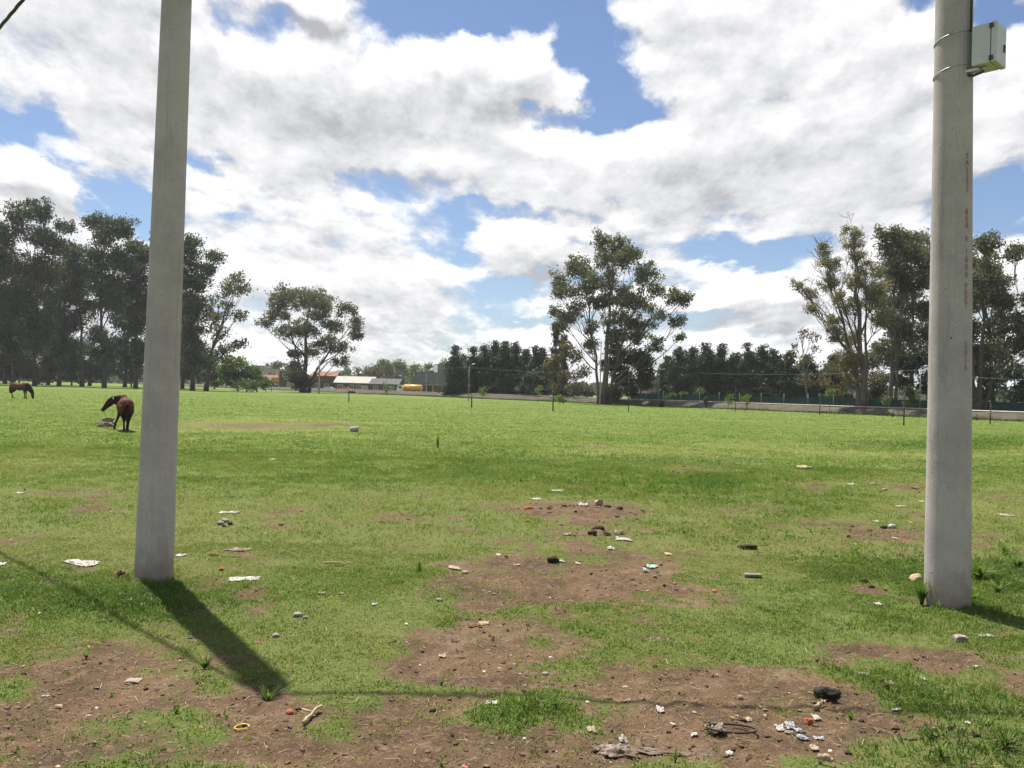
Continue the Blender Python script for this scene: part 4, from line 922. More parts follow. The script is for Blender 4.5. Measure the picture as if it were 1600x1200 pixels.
tree('bare_tree', 'bare twiggy tree with a fan of thin branches before the dark conifers', 'tree', 1262, 126, [(1248,520,12,10),(1262,528,12,12),(1240,545,12,8),(1275,545,14,10),(1258,560,18,12),(1290,575,18,14),(1262,590,20,14)], 'brown', leaf=.30, dens=.30, seed=93, trunk=.22, twigs=4, subs=.6, bark=BARK_P)
tree('bare_tree', 'tall forked tree with mostly bare branches and sparse yellow leaves on top', 'tree', 1350, 104,
     [(1318,368,16,8),(1335,378,16,10),(1300,385,10,10),(1312,405,14,12),(1340,402,14,12),(1288,415,9,9),(1355,420,12,12),(1262,442,10,9),(1275,455,12,9),(1300,440,14,12),(1330,440,16,14),(1300,470,14,10),(1330,480,18,14),(1358,455,14,14),(1270,482,9,8),(1290,500,12,9),(1312,520,14,12),(1345,525,18,14),(1366,500,14,12),(1320,560,18,14),(1350,570,18,14),(1340,600,18,10)], 'twig',
     leaf=.18, dens=.62, trunk=.66, bark=BARK_M, seed=94, twigs=6, stems=[(0, 1), (-60, .6), (40, .6)], subs=1.0, depth=.8, bs=1.35)
tree('undergrowth', 'brown twiggy undergrowth round the foot of the forked bare tree', 'bush', 1335, 108, [(1310,570,20,16),(1340,585,20,16),(1368,590,18,16),(1290,600,16,14),(1320,612,20,10)], 'brown', leaf=.26, dens=.5, seed=95, trunk=.12, twigs=2, subs=.9)
tree('eucalyptus', 'leafy eucalypt with dappled crown between the bare tree and the right pole', 'tree', 1392, 110,
     [(1378,372,16,12),(1402,368,14,12),(1425,372,18,12),(1445,378,20,14),(1390,392,18,14),(1420,398,20,14),(1448,408,22,16),(1385,422,18,12),(1412,432,20,14),(1440,445,24,14),(1376,455,12,10),(1405,468,18,12),(1440,480,24,14),(1385,500,18,12),(1420,515,22,14),(1452,530,20,16),(1395,540,18,12)], 'euc', leaf=.28, dens=.75, trunk=.45, bark=BARK_M, seed=96, stems=[(0, 1), (50, .7)], subs=1.1, bs=1.5)
tree('eucalyptus', 'large dark eucalypt filling the right edge behind the thick pole', 'tree', 1530, 98,
     [(1522,385,16,16),(1500,400,20,20),(1545,408,20,14),(1565,398,12,12),(1575,428,16,14),(1540,435,22,14),(1590,470,18,14),(1560,465,20,14),(1525,470,20,16),(1500,450,20,20),(1600,500,20,16),(1570,505,20,13),(1535,508,22,13),(1610,540,24,18),(1575,545,24,16),(1540,550,24,16),(1500,520,24,20)], 'euc', leaf=.28, dens=.85, trunk=.5, bark=BARK_D, seed=97, stems=[(0, 1), (60, .7), (-30, .6)], subs=1.1, bs=1.5)
tree('eucalyptus', 'hazy full crowned eucalypt filling the gap behind the forked tree and the right pole', 'tree', 1425, 128,
     [(1368,425,16,16),(1372,500,16,18),(1362,560,18,18),(1395,400,22,18),(1430,392,22,16),(1405,435,24,20),(1440,430,24,20),(1382,470,20,20),(1420,475,26,20),(1450,500,24,22),(1395,515,24,20),(1430,545,28,20),(1388,560,24,18)], 'euc', leaf=.30, dens=.8, trunk=.5, bark=BARK_M, seed=98, subs=.9, bs=1.15)
tree('eucalyptus', 'rear dark eucalypt filling the gap right of the thick pole', 'tree', 1555, 112,
     [(1530,410,24,18),(1560,440,26,20),(1525,470,26,20),(1575,480,26,20),(1545,515,28,20),(1595,530,26,22),(1530,560,28,22),(1580,575,28,22)], 'euc', leaf=.30, dens=.8, trunk=.5, bark=BARK_D, seed=99, subs=.9, bs=1.15)
for i, (px, py, rx, ry, lab) in enumerate([(725, 574, 24, 28, 'broad dark tree behind the first conifers near the tower'), (760, 570, 26, 30, 'broad dark tree behind the conifers right of the street lamp'), (795, 564, 26, 32, 'broad dark tree behind the highest conifers'), (830, 572, 24, 28, 'broad dark tree behind the billboard'), (858, 578, 18, 24, 'broad dark tree behind the columnar cypresses'),
    (1050, 582, 20, 24, 'broad dark tree behind the pink house'), (1080, 572, 24, 28, 'broad dark tree behind the row left of the cyclist'), (1115, 568, 26, 30, 'broad dark tree behind the row right above the cyclist'), (1150, 576, 24, 26, 'broad dark tree behind the dip of the right hand row'), (1185, 570, 24, 28, 'broad dark tree behind the spired conifers'), (1220, 576, 24, 26, 'broad dark tree behind the end of the right hand row'), (1258, 584, 24, 24, 'broad dark tree behind the bare twiggy tree'), (1300, 586, 24, 24, 'broad dark tree behind the forked bare tree')]):
    d = 196 - (px - 725) * .07; tree('broad_tree', lab, 'tree', px, d, [(px - rx * .55, py + ry * .25, rx * .6, ry * .6), (px + rx * .55, py + ry * .3, rx * .6, ry * .6), (px, py - ry * .3, rx * .65, ry * .55), (px + rx * .2, py + ry * .8, rx * .8, ry * .4), (px - rx * .5, py - ry * .2, rx * .45, ry * .4)], 'dark', leaf=.36, dens=.9, seed=230 + i, trunk=.4, subs=1.2, group='broad dark trees behind the conifer rows')
for i, (bx, d, bl, lab) in enumerate([(1400, 118, [(1395,560,24,18),(1420,570,22,18),(1405,595,26,18)], 'dark thicket tree left of the slim street lamp'),
    (1450, 116, [(1450,560,22,20),(1470,590,26,22),(1445,605,14,12)], 'dark thicket tree behind the thick right pole'), (1530, 110, [(1520,580,26,20),(1550,590,26,20),(1535,615,30,14)], 'dark thicket tree right of the thick pole'),
    (1590, 106, [(1585,580,26,22),(1610,600,26,22),(1585,620,24,12)], 'dark thicket tree at the right picture edge'), (1660, 100, [(1650,520,40,40),(1650,590,50,30)], 'dark tree just beyond the right picture edge'),
    (1372, 122, [(1375,605,22,16),(1362,618,18,10)], 'low dark thicket beneath the leafy eucalypt')]):
    tree('thicket_tree', lab, 'tree', bx, d, bl, 'dark', leaf=.32, seed=100 + i, trunk=.3, subs=1.3, group='dark thicket behind the gravel bank on the right')
tree('bush', 'fresh green bush at the foot of the slim street lamp', 'bush', 1424, 100, [(1422,612,10,14),(1430,628,12,10),(1418,632,8,8)], 'mid', leaf=.22, seed=110, trunk=.08)
tree('bush', 'pale green shrub under the pink house wall, right of the second street lamp', 'bush', 1055, 140, [(1048,618,10,6),(1058,622,10,6),(1070,618,8,5),(1095,612,8,6)], 'mid', leaf=.26, seed=111, trunk=.06)
tree('bush', 'round light green bush at the right end of the left grove', 'bush', 372, 186, [(372,568,22,14),(352,580,14,14),(385,585,20,12),(365,590,24,10)], 'lime', leaf=.5, seed=112, trunk=.2, subs=1.4)
tree('bush', 'round dark green bush between the light bush and the cream house', 'bush', 402, 183, [(392,580,14,11),(408,595,12,8),(392,596,16,9)], 'mid', leaf=.45, seed=113, trunk=.2, subs=1.4)
tree('hedge', 'low tangled hedge running under the bushes right of the grove', 'hedge', 370, 180, [(332,598,14,7),(355,600,16,7),(380,600,16,7),(404,600,14,6),(422,600,8,6)], 'mid', leaf=.40, seed=114, trunk=.1, subs=1.2, dens=.8)
tree('bush', 'small dark bush behind the leftmost thin post, by the orange roof', 'bush', 415, 180, [(417,600,8,7)], 'dark', leaf=.3, seed=115, trunk=.08)
for i, (px, py, rx, ry, lab) in enumerate([(566,586,13,14,'bare brownish tree above the white roof, left one'), (590,584,12,16,'brownish half bare tree above the white roof, right one')]):
    tree('bare_tree', lab, 'tree', px, 300, [(px, py, rx, ry), (px - 8, py - 8, 8, 6), (px + 8, py - 6, 8, 6)], 'brown', leaf=.5, dens=.4, seed=120 + i, trunk=.3, twigs=3, subs=.8)
for i, (px, yt, rx, k, lab) in enumerate([(600, 561, 14, 'mid', 'mid green tree left of the pale spring trees'), (622, 563, 18, 'lime', 'light green spring tree behind the white tank truck'), (648, 567, 14, 'lime', 'light green spring tree above the grey shed'), (668, 566, 13, 'far', 'pale green tree left of the white tower'), (692, 562, 14, 'far', 'pale green tree behind the grey tower'),
    (430, 565, 16, 'far', 'pale yellow green tree behind the cream house'), (452, 566, 12, 'lime', 'yellow green tree left of the spreading eucalypt'), (540, 572, 16, 'far', 'pale tree low behind the spreading eucalypt'), (580, 575, 16, 'far', 'pale tree behind the white roofed house'), (400, 570, 14, 'far', 'pale tree behind the dark green bush')]):
    y0 = yt + 8
    tree('spring_tree', lab, 'tree', px, 400 + 12 * (i % 3), [(px, y0, rx * .7, 8), (px - rx * .5, y0 + 9, rx * .6, 9), (px + rx * .5, y0 + 10, rx * .6, 9), (px, y0 + 22, rx, 10)], k, leaf=.75, dens=.9, seed=130 + i, trunk=.35, group='pale spring trees behind the houses')
SG = 'young leafy saplings planted along the gravel bank'
for i, (px, yt, yb, lab) in enumerate([(753, 604, 626, 'bright green sapling right of the white headed street lamp'), (841, 602, 631, 'bright green sapling right of the billboard'), (1138, 616, 641, 'bright green sapling left of the slim tall post'), (1165, 615, 644, 'bright green sapling among posts, middle of the bank'),
    (1234, 613, 636, 'faint sapling before the teal fence left of the bare tree'), (1296, 606, 647, 'tall thin sapling left of the forked bare tree'), (1385, 620, 647, 'sapling right of the forked bare tree trunk'), (1560, 628, 650, 'sapling right of the thick pole by the thin post')]):
    d = gnd(px, yb).y
    tree('sapling', lab, 'tree', px, d, [(px - 2, yt + 8, 4.5, 4), (px + 3, yt + 4, 3.5, 4), (px + 2, yt + 12, 4, 4)], 'lime', leaf=.17, dens=.22, seed=150 + i, trunk=.04, subs=.8, group=SG)
tree('sapling', 'pale green sapling before the grey roofed house', 'tree', 605, 185, [(602,600,7,5),(608,606,6,5),(603,612,4,4)], 'lime', leaf=.26, dens=.2, seed=160, trunk=.06)
tree('bush', 'small yellow green bush on the field edge right of the dark post', 'bush', 875, 122, [(876,622,5,4),(879,626,5,3)], 'lime', leaf=.2, seed=161, trunk=.05)
def far_wood():
    """the low wooded skyline far beyond, read as one mass"""
    n = 60000; a = rng.uniform(-50, 50, n) * math.pi / 180; d = rng.uniform(470, 640, n)
    x = np.sin(a) * d; y = np.cos(a) * d; hh = 7.5 + 3.5 * fbm(a * 40, a * 3, 71, 4); z = rng.random(n) ** .8 * hh
    s = .9 + rng.random(n) * .9; v = rng.normal(size=(n, 3)); v /= np.linalg.norm(v, axis=1)[:, None]; w = np.cross(v, rng.normal(size=(n, 3))); w /= np.linalg.norm(w, axis=1)[:, None]
    p = np.stack([x, y, z], -1); A = v * s[:, None]; B_ = w * s[:, None] * .7
    V = np.stack([p - A, p + B_, p + A, p - B_], 1).reshape(-1, 3); tone = np.clip(.5 + .5 * fbm(a * 60, a, 72) + rng.normal(0, .15, n), 0, 1)
    me = np_mesh('far_wood', V, np.arange(n)[:, None] * 4 + np.arange(4)[None], {'tone': ('FACE', tone)})
    tag(link('far_wood', me, lmat('wood_leaves', (.040, .060, .028), (.070, .092, .040), (.120, .135, .060), .3)), 'low far off woodland along the skyline behind everything', 'woodland', kind='stuff')
far_wood()
# ------------------------------------------------------------------ houses and vehicles beyond the bank
def house(name, label, px0, px1, dist, rz=0.0, cat='house'):
    a = at(px0, 600, dist); b = at(px1, 600, dist); return empty(name, ((a.x + b.x) / 2, dist, 0), rz, label, cat), (b.x - a.x)
def zat(py, px, dist): return at(px, py, dist).z
WIN = mat('window_glass', (.05, .06, .07), (.08, .09, .10), 2, .15, .6)
WHITEP = mat('white_frame', (.70, .69, .66), (.62, .61, .58), 4, .6)
def wall_mat(n, c, c2=None): return mat(n, c, c2, .8, .9, .1, bump=.2)
BRICKD = wall_mat('brown_brick', (.125, .082, .060), (.085, .058, .044)); CREAM = wall_mat('cream_wall', (.46, .39, .32), (.38, .32, .27)); GREYW = wall_mat('grey_wall', (.30, .30, .31), (.24, .24, .25))
TILE = mat('clay_tiles', (.26, .135, .085), (.19, .10, .07), 2.5, .85, .1, stretch=(1, 4, 1)); ORANGE = mat('orange_gable', (.60, .29, .05), (.50, .23, .04), 2, .8)
TIN = mat('white_tin_roof', (.38, .37, .33), (.29, .275, .24), 1.2, .7, .1); GTIN = mat('grey_tin_roof', (.11, .105, .11), (.085, .08, .085), 1.5, .8, .1); NAVY = wall_mat('navy_wall', (.055, .06, .10), (.04, .045, .075)); SHED = mat('grey_cladding', (.125, .13, .135), (.095, .10, .105), .6, .6, .3, stretch=(6, 6, .3))
PINK = wall_mat('pink_wall', (.40, .285, .235), (.33, .24, .20)); DOORM = mat('dark_door', (.06, .045, .035), (.04, .03, .025), 3, .7)
def part(name, m, parent, x0, x1, y0, y1, z0, z1, bev=0.0):
    return MB().box(x0, x1, y0, y1, z0, z1, bev).build(name, m, parent)
def window(parent, x, z, w, h, yf, name='window'):
    f = MB(); t = .09
    f.box(x - w / 2 - t, x + w / 2 + t, yf - .07, yf - .003, z - t, z); f.box(x - w / 2 - t, x + w / 2 + t, yf - .07, yf - .003, z + h, z + h + t)
    f.box(x - w / 2 - t, x - w / 2, yf - .07, yf - .003, z + .002, z + h - .002); f.box(x + w / 2, x + w / 2 + t, yf - .07, yf - .003, z + .002, z + h - .002); f.box(x - .03, x + .03, yf - .06, yf - .004, z + .002, z + h - .002)
    fr = f.build(name, WHITEP, parent); MB().box(x - w / 2 + .002, x + w / 2 - .002, yf - .025, yf - .002, z + .004, z + h - .004).build('pane', WIN, fr)
def gable_roof(parent, m, x0, x1, y0, y1, z0, z1, ov=.5, name='roof', half=False):
    """ridge along x; thick roof slabs"""
    mb = MB(); ym = (y0 + y1) / 2; t = .16
    for (ya, yb) in ((y0 - ov, ym), (y1 + ov, ym)):
        vs = [(x0 - ov, ya, z0), (x1 + ov, ya, z0), (x1 + ov, yb, z1), (x0 - ov, yb, z1)]; vs += [(x, y, z + t) for x, y, z in vs]
        mb.add(vs, [(0, 1, 2, 3), (7, 6, 5, 4), (0, 4, 5, 1), (3, 2, 6, 7), (0, 3, 7, 4), (1, 5, 6, 2)])
    r_ = mb.build(name, m, parent)
    g_ = MB()
    for x in (x0 + .01, x1 - .01): g_.add([(x - .06, y0, z0), (x + .06, y0, z0), (x + .06, y1, z0), (x - .06, y1, z0), (x - .06, ym, z1 - .05), (x + .06, ym, z1 - .05)], [(0, 3, 2, 1), (0, 1, 5, 4), (3, 4, 5, 2), (0, 4, 3), (1, 2, 5)])
    return r_, g_
# cream two storey house
D = 330.0
o, w = house('house', 'cream two storey house with stepped flat roofs behind the dark green bush', 402, 431, D)
zt = zat(572, 410, D); part('wall', CREAM, o, -w / 2, -w / 2 + w * .42, 0, 7, 0, zt); part('roof', GREYW, o, -w / 2 - .15, -w / 2 + w * .42 + .15, -.15, 7.15, zt + .003, zt + .22)
z2 = zat(577, 422, D); part('wing', CREAM, o, -w / 2 + w * .42 + .004, w / 2, .4, 6.5, 0, z2); part('wing_roof', GREYW, o, -w / 2 + w * .42 + .16, w / 2 + .15, .25, 6.6, z2 + .003, z2 + .25)
part('chimney', BRICKD, o, -w / 2 + w * .30, -w / 2 + w * .30 + .9, 3, 3.9, zt + .223, zt + 1.1)
window(o, w * .16, z2 - 2.1, 1.3, 1.0, .4); window(o, w * .36, z2 - 2.6, .9, 1.2, .4); window(o, -w * .32, zt - 3.2, .9, 1.2, 0)
# orange gabled house
D = 300.0
o, w = house('house', 'low house with clay tile roof and orange gable end over a navy wall', 407, 437, D, R(-8))
ze = zat(596, 425, D); zr = zat(586.5, 425, D); part('wall', NAVY, o, -w / 2, w / 2, 0, 7, 0, ze)
r_, g_ = gable_roof(o, TILE, -w / 2, w / 2, 0, 7, ze + .004, zr)
g_.build('gable', ORANGE, o); part('fascia', ORANGE, o, w * .10, w / 2 + .48, -.64, -.52, ze - .25, ze + 1.35)
window(o, -w * .15, 1.0, 1.4, 1.1, 0); part('door', DOORM, o, w * .25, w * .25 + 1.0, -.06, -.003, 0, 2.1)
# dark brick shop with canopy
D = 290.0
o, w = house('house', 'dark brick flat roofed building with white canopy and cream shutter, left of the spreading eucalypt', 436, 466, D)
zt = zat(580, 450, D); part('wall', BRICKD, o, -w / 2, w / 2, 0, 8, 0, zt); part('roof', GREYW, o, -w / 2 - .2, w / 2 + .2, -.25, 8.2, zt + .003, zt + .3)
zc_ = zat(593, 450, D); part('canopy', TIN, o, -w * .18, w / 2, -2.2, -.003, zc_ - .1, zc_ + .25); part('shutter', CREAM, o, -w * .12, w * .30, -.08, -.003, .3, zc_ - .6)
part('pillar', ORANGE, o, -w / 2 - .25, -w / 2 - .004, -.3, .5, 0, zt - .3); window(o, w * .3, zc_ + .9, 1.6, 1.0, 0); window(o, -w * .2, zc_ + .9, 1.6, 1.0, 0)
# brick house right of the tree
D = 285.0
o, w = house('house', 'brown brick house behind the pale utility pole with a car parked in front', 487, 524, D)
zt = zat(588, 505, D); part('wall', BRICKD, o, -w / 2, w / 2, 0, 8, 0, zt); r_, g_ = gable_roof(o, TILE, -w / 2, w / 2, 0, 8, zt + .004, zat(581, 505, D)); g_.build('gable', BRICKD, o)
window(o, -w * .25, 1.1, 1.5, 1.2, 0); window(o, w * .12, 1.1, 1.2, 1.2, 0); part('door', DOORM, o, w * .32, w * .32 + 1.1, -.06, -.003, 0, 2.2)
# long house with white tin roof
D = 275.0
o, w = house('house', 'long house with bright white tin roof behind the bare brownish trees', 523, 581, D, R(-3))
ze = zat(599, 550, D); zr = zat(588.5, 550, D); part('wall', BRICKD, o, -w / 2, w / 2, 0, 9, 0, ze); r_, g_ = gable_roof(o, TIN, -w / 2, w / 2, 0, 9, ze + .004, zr); g_.build('gable', CREAM, o)
for q in (-.35, -.05, .15): window(o, w * q, 1.0, 1.5, 1.1, 0)
part('door', DOORM, o, w * .02 - 1.9, w * .02 - .9, -.06, -.003, 0, 2.1); part('porch_wall', CREAM, o, w * .22, w * .42, -.5, -.003, 0, ze - .5)
D = 272.0
o, w = house('house', 'low house with dark grey roof between the white roof and the tank truck', 578, 622, D, R(-6))
ze = zat(601, 600, D); zr = zat(592, 600, D); part('wall', BRICKD, o, -w / 2, w / 2, 0, 8, 0, ze); r_, g_ = gable_roof(o, GTIN, -w / 2, w / 2, 0, 8, ze + .004, zr); g_.build('gable', BRICKD, o)
for q in (-.3, .05, .3): window(o, w * q, 1.0, 1.2, 1.0, 0)
part('door', DOORM, o, -w * .12, -w * .12 + 1, -.06, -.003, 0, 2.1)
# grey shed, tower, roadside wall
D = 310.0
o, w = house('shed', 'flat grey clad shed beside the white and grey tower', 648, 682, D, cat='shed')
zt = zat(582.5, 665, D); part('wall', SHED, o, -w / 2, w / 2, 0, 12, 0, zt); part('roof', GTIN, o, -w / 2 - .15, w / 2 + .15, -.15, 12.1, zt + .003, zt + .25); part('door', GTIN, o, -w * .2, w * .12, -.08, -.003, 0, 3.4); part('downpipe', GALV, o, w * .01, w * .01 + .15, -.2, -.085, 3.6, zt - .1)
D = 318.0
o, w = house('tower', 'tall square tower, one face white and one dark grey, above the shed', 677, 697, D, R(24), cat='tower')
zt = zat(570, 686, D); part('wall', SHED, o, -w * .30, w * .42, -w * .30, w * .42, 0, zt); part('white_face', WHITEP, o, -w * .30 - .10, -w * .30 - .004, -w * .30 - .05, w * .42, 0, zt + .02); part('roof', GTIN, o, -w * .29, w * .44, -w * .32, w * .43, zt + .03, zt + .3)
part('service_door', DOORM, o, 0, 1.2, -w * .30 - .07, -w * .30 - .003, 0, 2.2)
D = 235.0
o, w = house('boundary_wall', 'low brown boundary wall with pale coping and gate, right of the tank truck', 663, 705, D, cat='wall')
zt = zat(602, 685, D); part('wall', BRICKD, o, -w / 2, w / 2, 0, .35, 0, zt); part('coping', CREAM, o, -w / 2 - .05, w / 2 + .05, -.08, .43, zt + .003, zt + .14); 
for q in (-.42, -.18): part('gate_pillar', PINK, o, w * q - .18, w * q + .18, -.2, -.004, 0, zt - .1)
part('gate', DOORM, o, -w * .42 + .2, -w * .18 - .2, -.09, -.004, .1, zt - .3)
# pink house among the trees
D = 172.0
o, w = house('house', 'pink walled house showing between the central eucalypt and the second street lamp', 1008, 1046, D, R(10))
ze = zat(603, 1028, D); zr = zat(587, 1028, D); part('wall', PINK, o, -w / 2, w / 2, 0, 8, 0, ze)
mb = MB(); mb.add([(-w / 2, -.002, ze), (w / 2, -.002, ze), (0, -.002, zr), (-w / 2, .25, ze), (w / 2, .25, ze), (0, .25, zr)], [(0, 1, 2), (5, 4, 3), (0, 2, 5, 3), (1, 4, 5, 2), (0, 3, 4, 1)]); mb.build('gable', PINK, o)
mb = MB()
for s in (-1, 1):
    vs = [(s * (w / 2 + .4), -.3, ze - .15), (0, -.3, zr + .02), (0, 8.3, zr + .02), (s * (w / 2 + .4), 8.3, ze - .15)]; vs += [(x, y, z + .15) for x, y, z in vs]
    mb.add(vs, [(0, 1, 2, 3), (7, 6, 5, 4), (0, 4, 5, 1), (1, 5, 6, 2), (2, 6, 7, 3), (3, 7, 4, 0)])
mb.build('roof', TILE, o); window(o, w * .2, 1.2, 1.1, 1.1, 0); window(o, -w * .2, 1.2, 1.1, 1.1, 0)
o, w = house('house', 'small orange tinted wall seen low between dark trees right of the cyclist', 1124, 1142, 168); part('wall', PINK, o, -w / 2, w / 2, 0, 5, 0, zat(612, 1133, 168)); part('roof', TILE, o, -w / 2 - .3, w / 2 + .3, -.3, 5.3, zat(612, 1133, 168) + .003, zat(610, 1133, 168)); window(o, 0, 1.0, 1.0, .8, 0)
# vehicles
TYRE = mat('tyre_rubber', (.02, .02, .02), (.03, .03, .03), 9, .9); 
def wheel(parent, x, y, r, wd):
    t = MB().tube([(x, y - wd / 2, r), (x, y + wd / 2, r)], r, 18).build('wheel', TYRE, parent)
    MB().tube([(x, y - wd / 2 - .012, r), (x, y - wd / 2 - .003, r)], r * .55, 12).build('rim', GALV, t)
def car(px, dist, L, paint, label, rz=0.0):
    p = at(px, 600, dist); o = empty('parked_car', (p.x, dist, 0), rz, label, 'car'); h = .75; W = 1.7
    prof = [(-.5, .30), (-.5, .62), (-.47, .80), (-.33, .88), (-.20, 1.30), (-.12, 1.42), (.14, 1.44), (.24, 1.36), (.36, .95), (.47, .86), (.5, .68), (.5, .30)]
    vs = []; n = len(prof)
    for yy, ins in ((-W / 2, 0), (W / 2, 0)):
        for (u, z) in prof: vs.append((u * L, yy * (1 - .12 * max(0, (z - .9) / .5)), z))
    fs = [tuple(range(n)), tuple(range(2 * n - 1, n - 1, -1))] + [(i, i + n, (i + 1) % n + n, (i + 1) % n) for i in range(n)]
    MB().add(vs, fs).build('body', paint, o)
    for (a, b) in ((-.29, -.03), (0, .27)):
        MB().add([(a * L + (.05 * L if a < -.1 else 0), -W / 2 * .94 - .006, .93), (b * L, -W / 2 * .94 - .006, .93), (b * L - (.06 * L if b > .1 else 0), -W / 2 * .885 - .006, 1.33), (a * L + (.13 * L if a < -.1 else 0), -W / 2 * .885 - .006, 1.33)], [(0, 1, 2, 3)]).build('side_window', WIN, o)
    for x in (-.31, .31):
        for y in (-W / 2 + .06, W / 2 - .06): wheel(o, x * L, y, .31, .2)
    return o
car(513, 268, 4.3, mat('silver_paint', (.42, .46, .48), (.40, .43, .45), 2, .3, .5), 'silver car parked in front of the brown brick house')
car(406, 236, 4.4, mat('white_paint', (.76, .76, .74), (.70, .70, .69), 2, .3, .5), 'white car parked at the field edge below the dark green bush')
car(539, 245, 4.0, mat('orange_paint', (.55, .16, .06), (.48, .14, .05), 2, .3, .5), 'small orange and white car on the road before the white roofed house')
D = 236.0; p = at(641, 600, D); o = empty('tank_truck', (p.x, D, 0), R(-12), 'white cab tank truck with a yellow orange tank, parked beyond the bank', 'truck'); L = 40 / FPX * D
WP = _mc['white_paint']; YT = mat('yellow_tank', (.62, .36, .07), (.55, .30, .05), 1.5, .4, .4)
part('chassis', DARKM, o, -L / 2 + .2, L / 2, -.8, .8, .62, .84)
cb_ = MB(); cb_.add([(x * 1.0 - L / 2, y, z) for y in (-1.05, 1.05) for (x, z) in ((0, .5), (0, 1.45), (.35, 2.45), (1.6, 2.5), (1.6, .5))], [(0, 1, 2, 3, 4), (9, 8, 7, 6, 5), (0, 5, 6, 1), (1, 6, 7, 2), (2, 7, 8, 3), (3, 8, 9, 4), (4, 9, 5, 0)]); cab = cb_.build('cab', WP, o)
MB().box(-L / 2 + .55, -L / 2 + 1.35, -1.065, -1.053, 1.5, 2.15).build('side_window', WIN, cab)
mb = MB(); mb.tube([(-L / 2 + 1.9, 0, 1.75), (-L / 2 + 2.0, 0, 1.75), (L / 2 - .3, 0, 1.75), (L / 2 - .15, 0, 1.75)], [(.7, .55), (1.1, .92), (1.1, .92), (.7, .55)], 22, sm=True); tk = mb.build('tank', YT, o)
MB().tube([(0, 0, 2.67), (0, 0, 2.8)], .3, 12).build('hatch', GALV, tk)
for x in (-L / 2 + .85, L / 2 - 1.9, L / 2 - .85):
    for y in (-.9, .9): wheel(o, x, y, .5, .28)

# ------------------------------------------------------------------ horses
def coat(name, body, legs, zsock, ztop):
    m, nt, b = new_mat(name, .75, .12); tc = nt.nodes.new('ShaderNodeTexCoord'); s_ = nt.nodes.new('ShaderNodeSeparateXYZ'); nt.links.new(tc.outputs['Object'], s_.inputs[0])
    z = mth(nt, 'ADD', s_.outputs[2], mth(nt, 'MULTIPLY_ADD', ntex(nt, tc.outputs['Object'], 4, 4), .2, -.1))
    c = mixc(nt, sstep(nt, z, zsock, ztop), legs, body); c = mixc(nt, sstep(nt, s_.outputs[0], .42, .72), c, tuple(q * 1.3 for q in legs)); c = mixc(nt, sstep(nt, ntex(nt, tc.outputs['Object'], 3, 4), .4, .7, 0, .35), c, tuple(q * .55 for q in body)); nt.links.new(c, b.inputs['Base Color']); return m
BAY = coat('bay_coat', (.115, .045, .026), (.020, .011, .009), .60, 1.0); BAY2 = coat('dark_bay_coat', (.10, .050, .033), (.020, .011, .009), .55, 1.0)
HAIR = mat('black_horse_hair', (.014, .011, .010), (.022, .018, .015), 6, .9, .03, stretch=(1, 1, .1)); HOOF = mat('hoof_horn', (.06, .05, .042), (.04, .035, .03), 8, .6); ROPE = mat('rope', (.12, .10, .08), (.07, .06, .05), 20, .9)
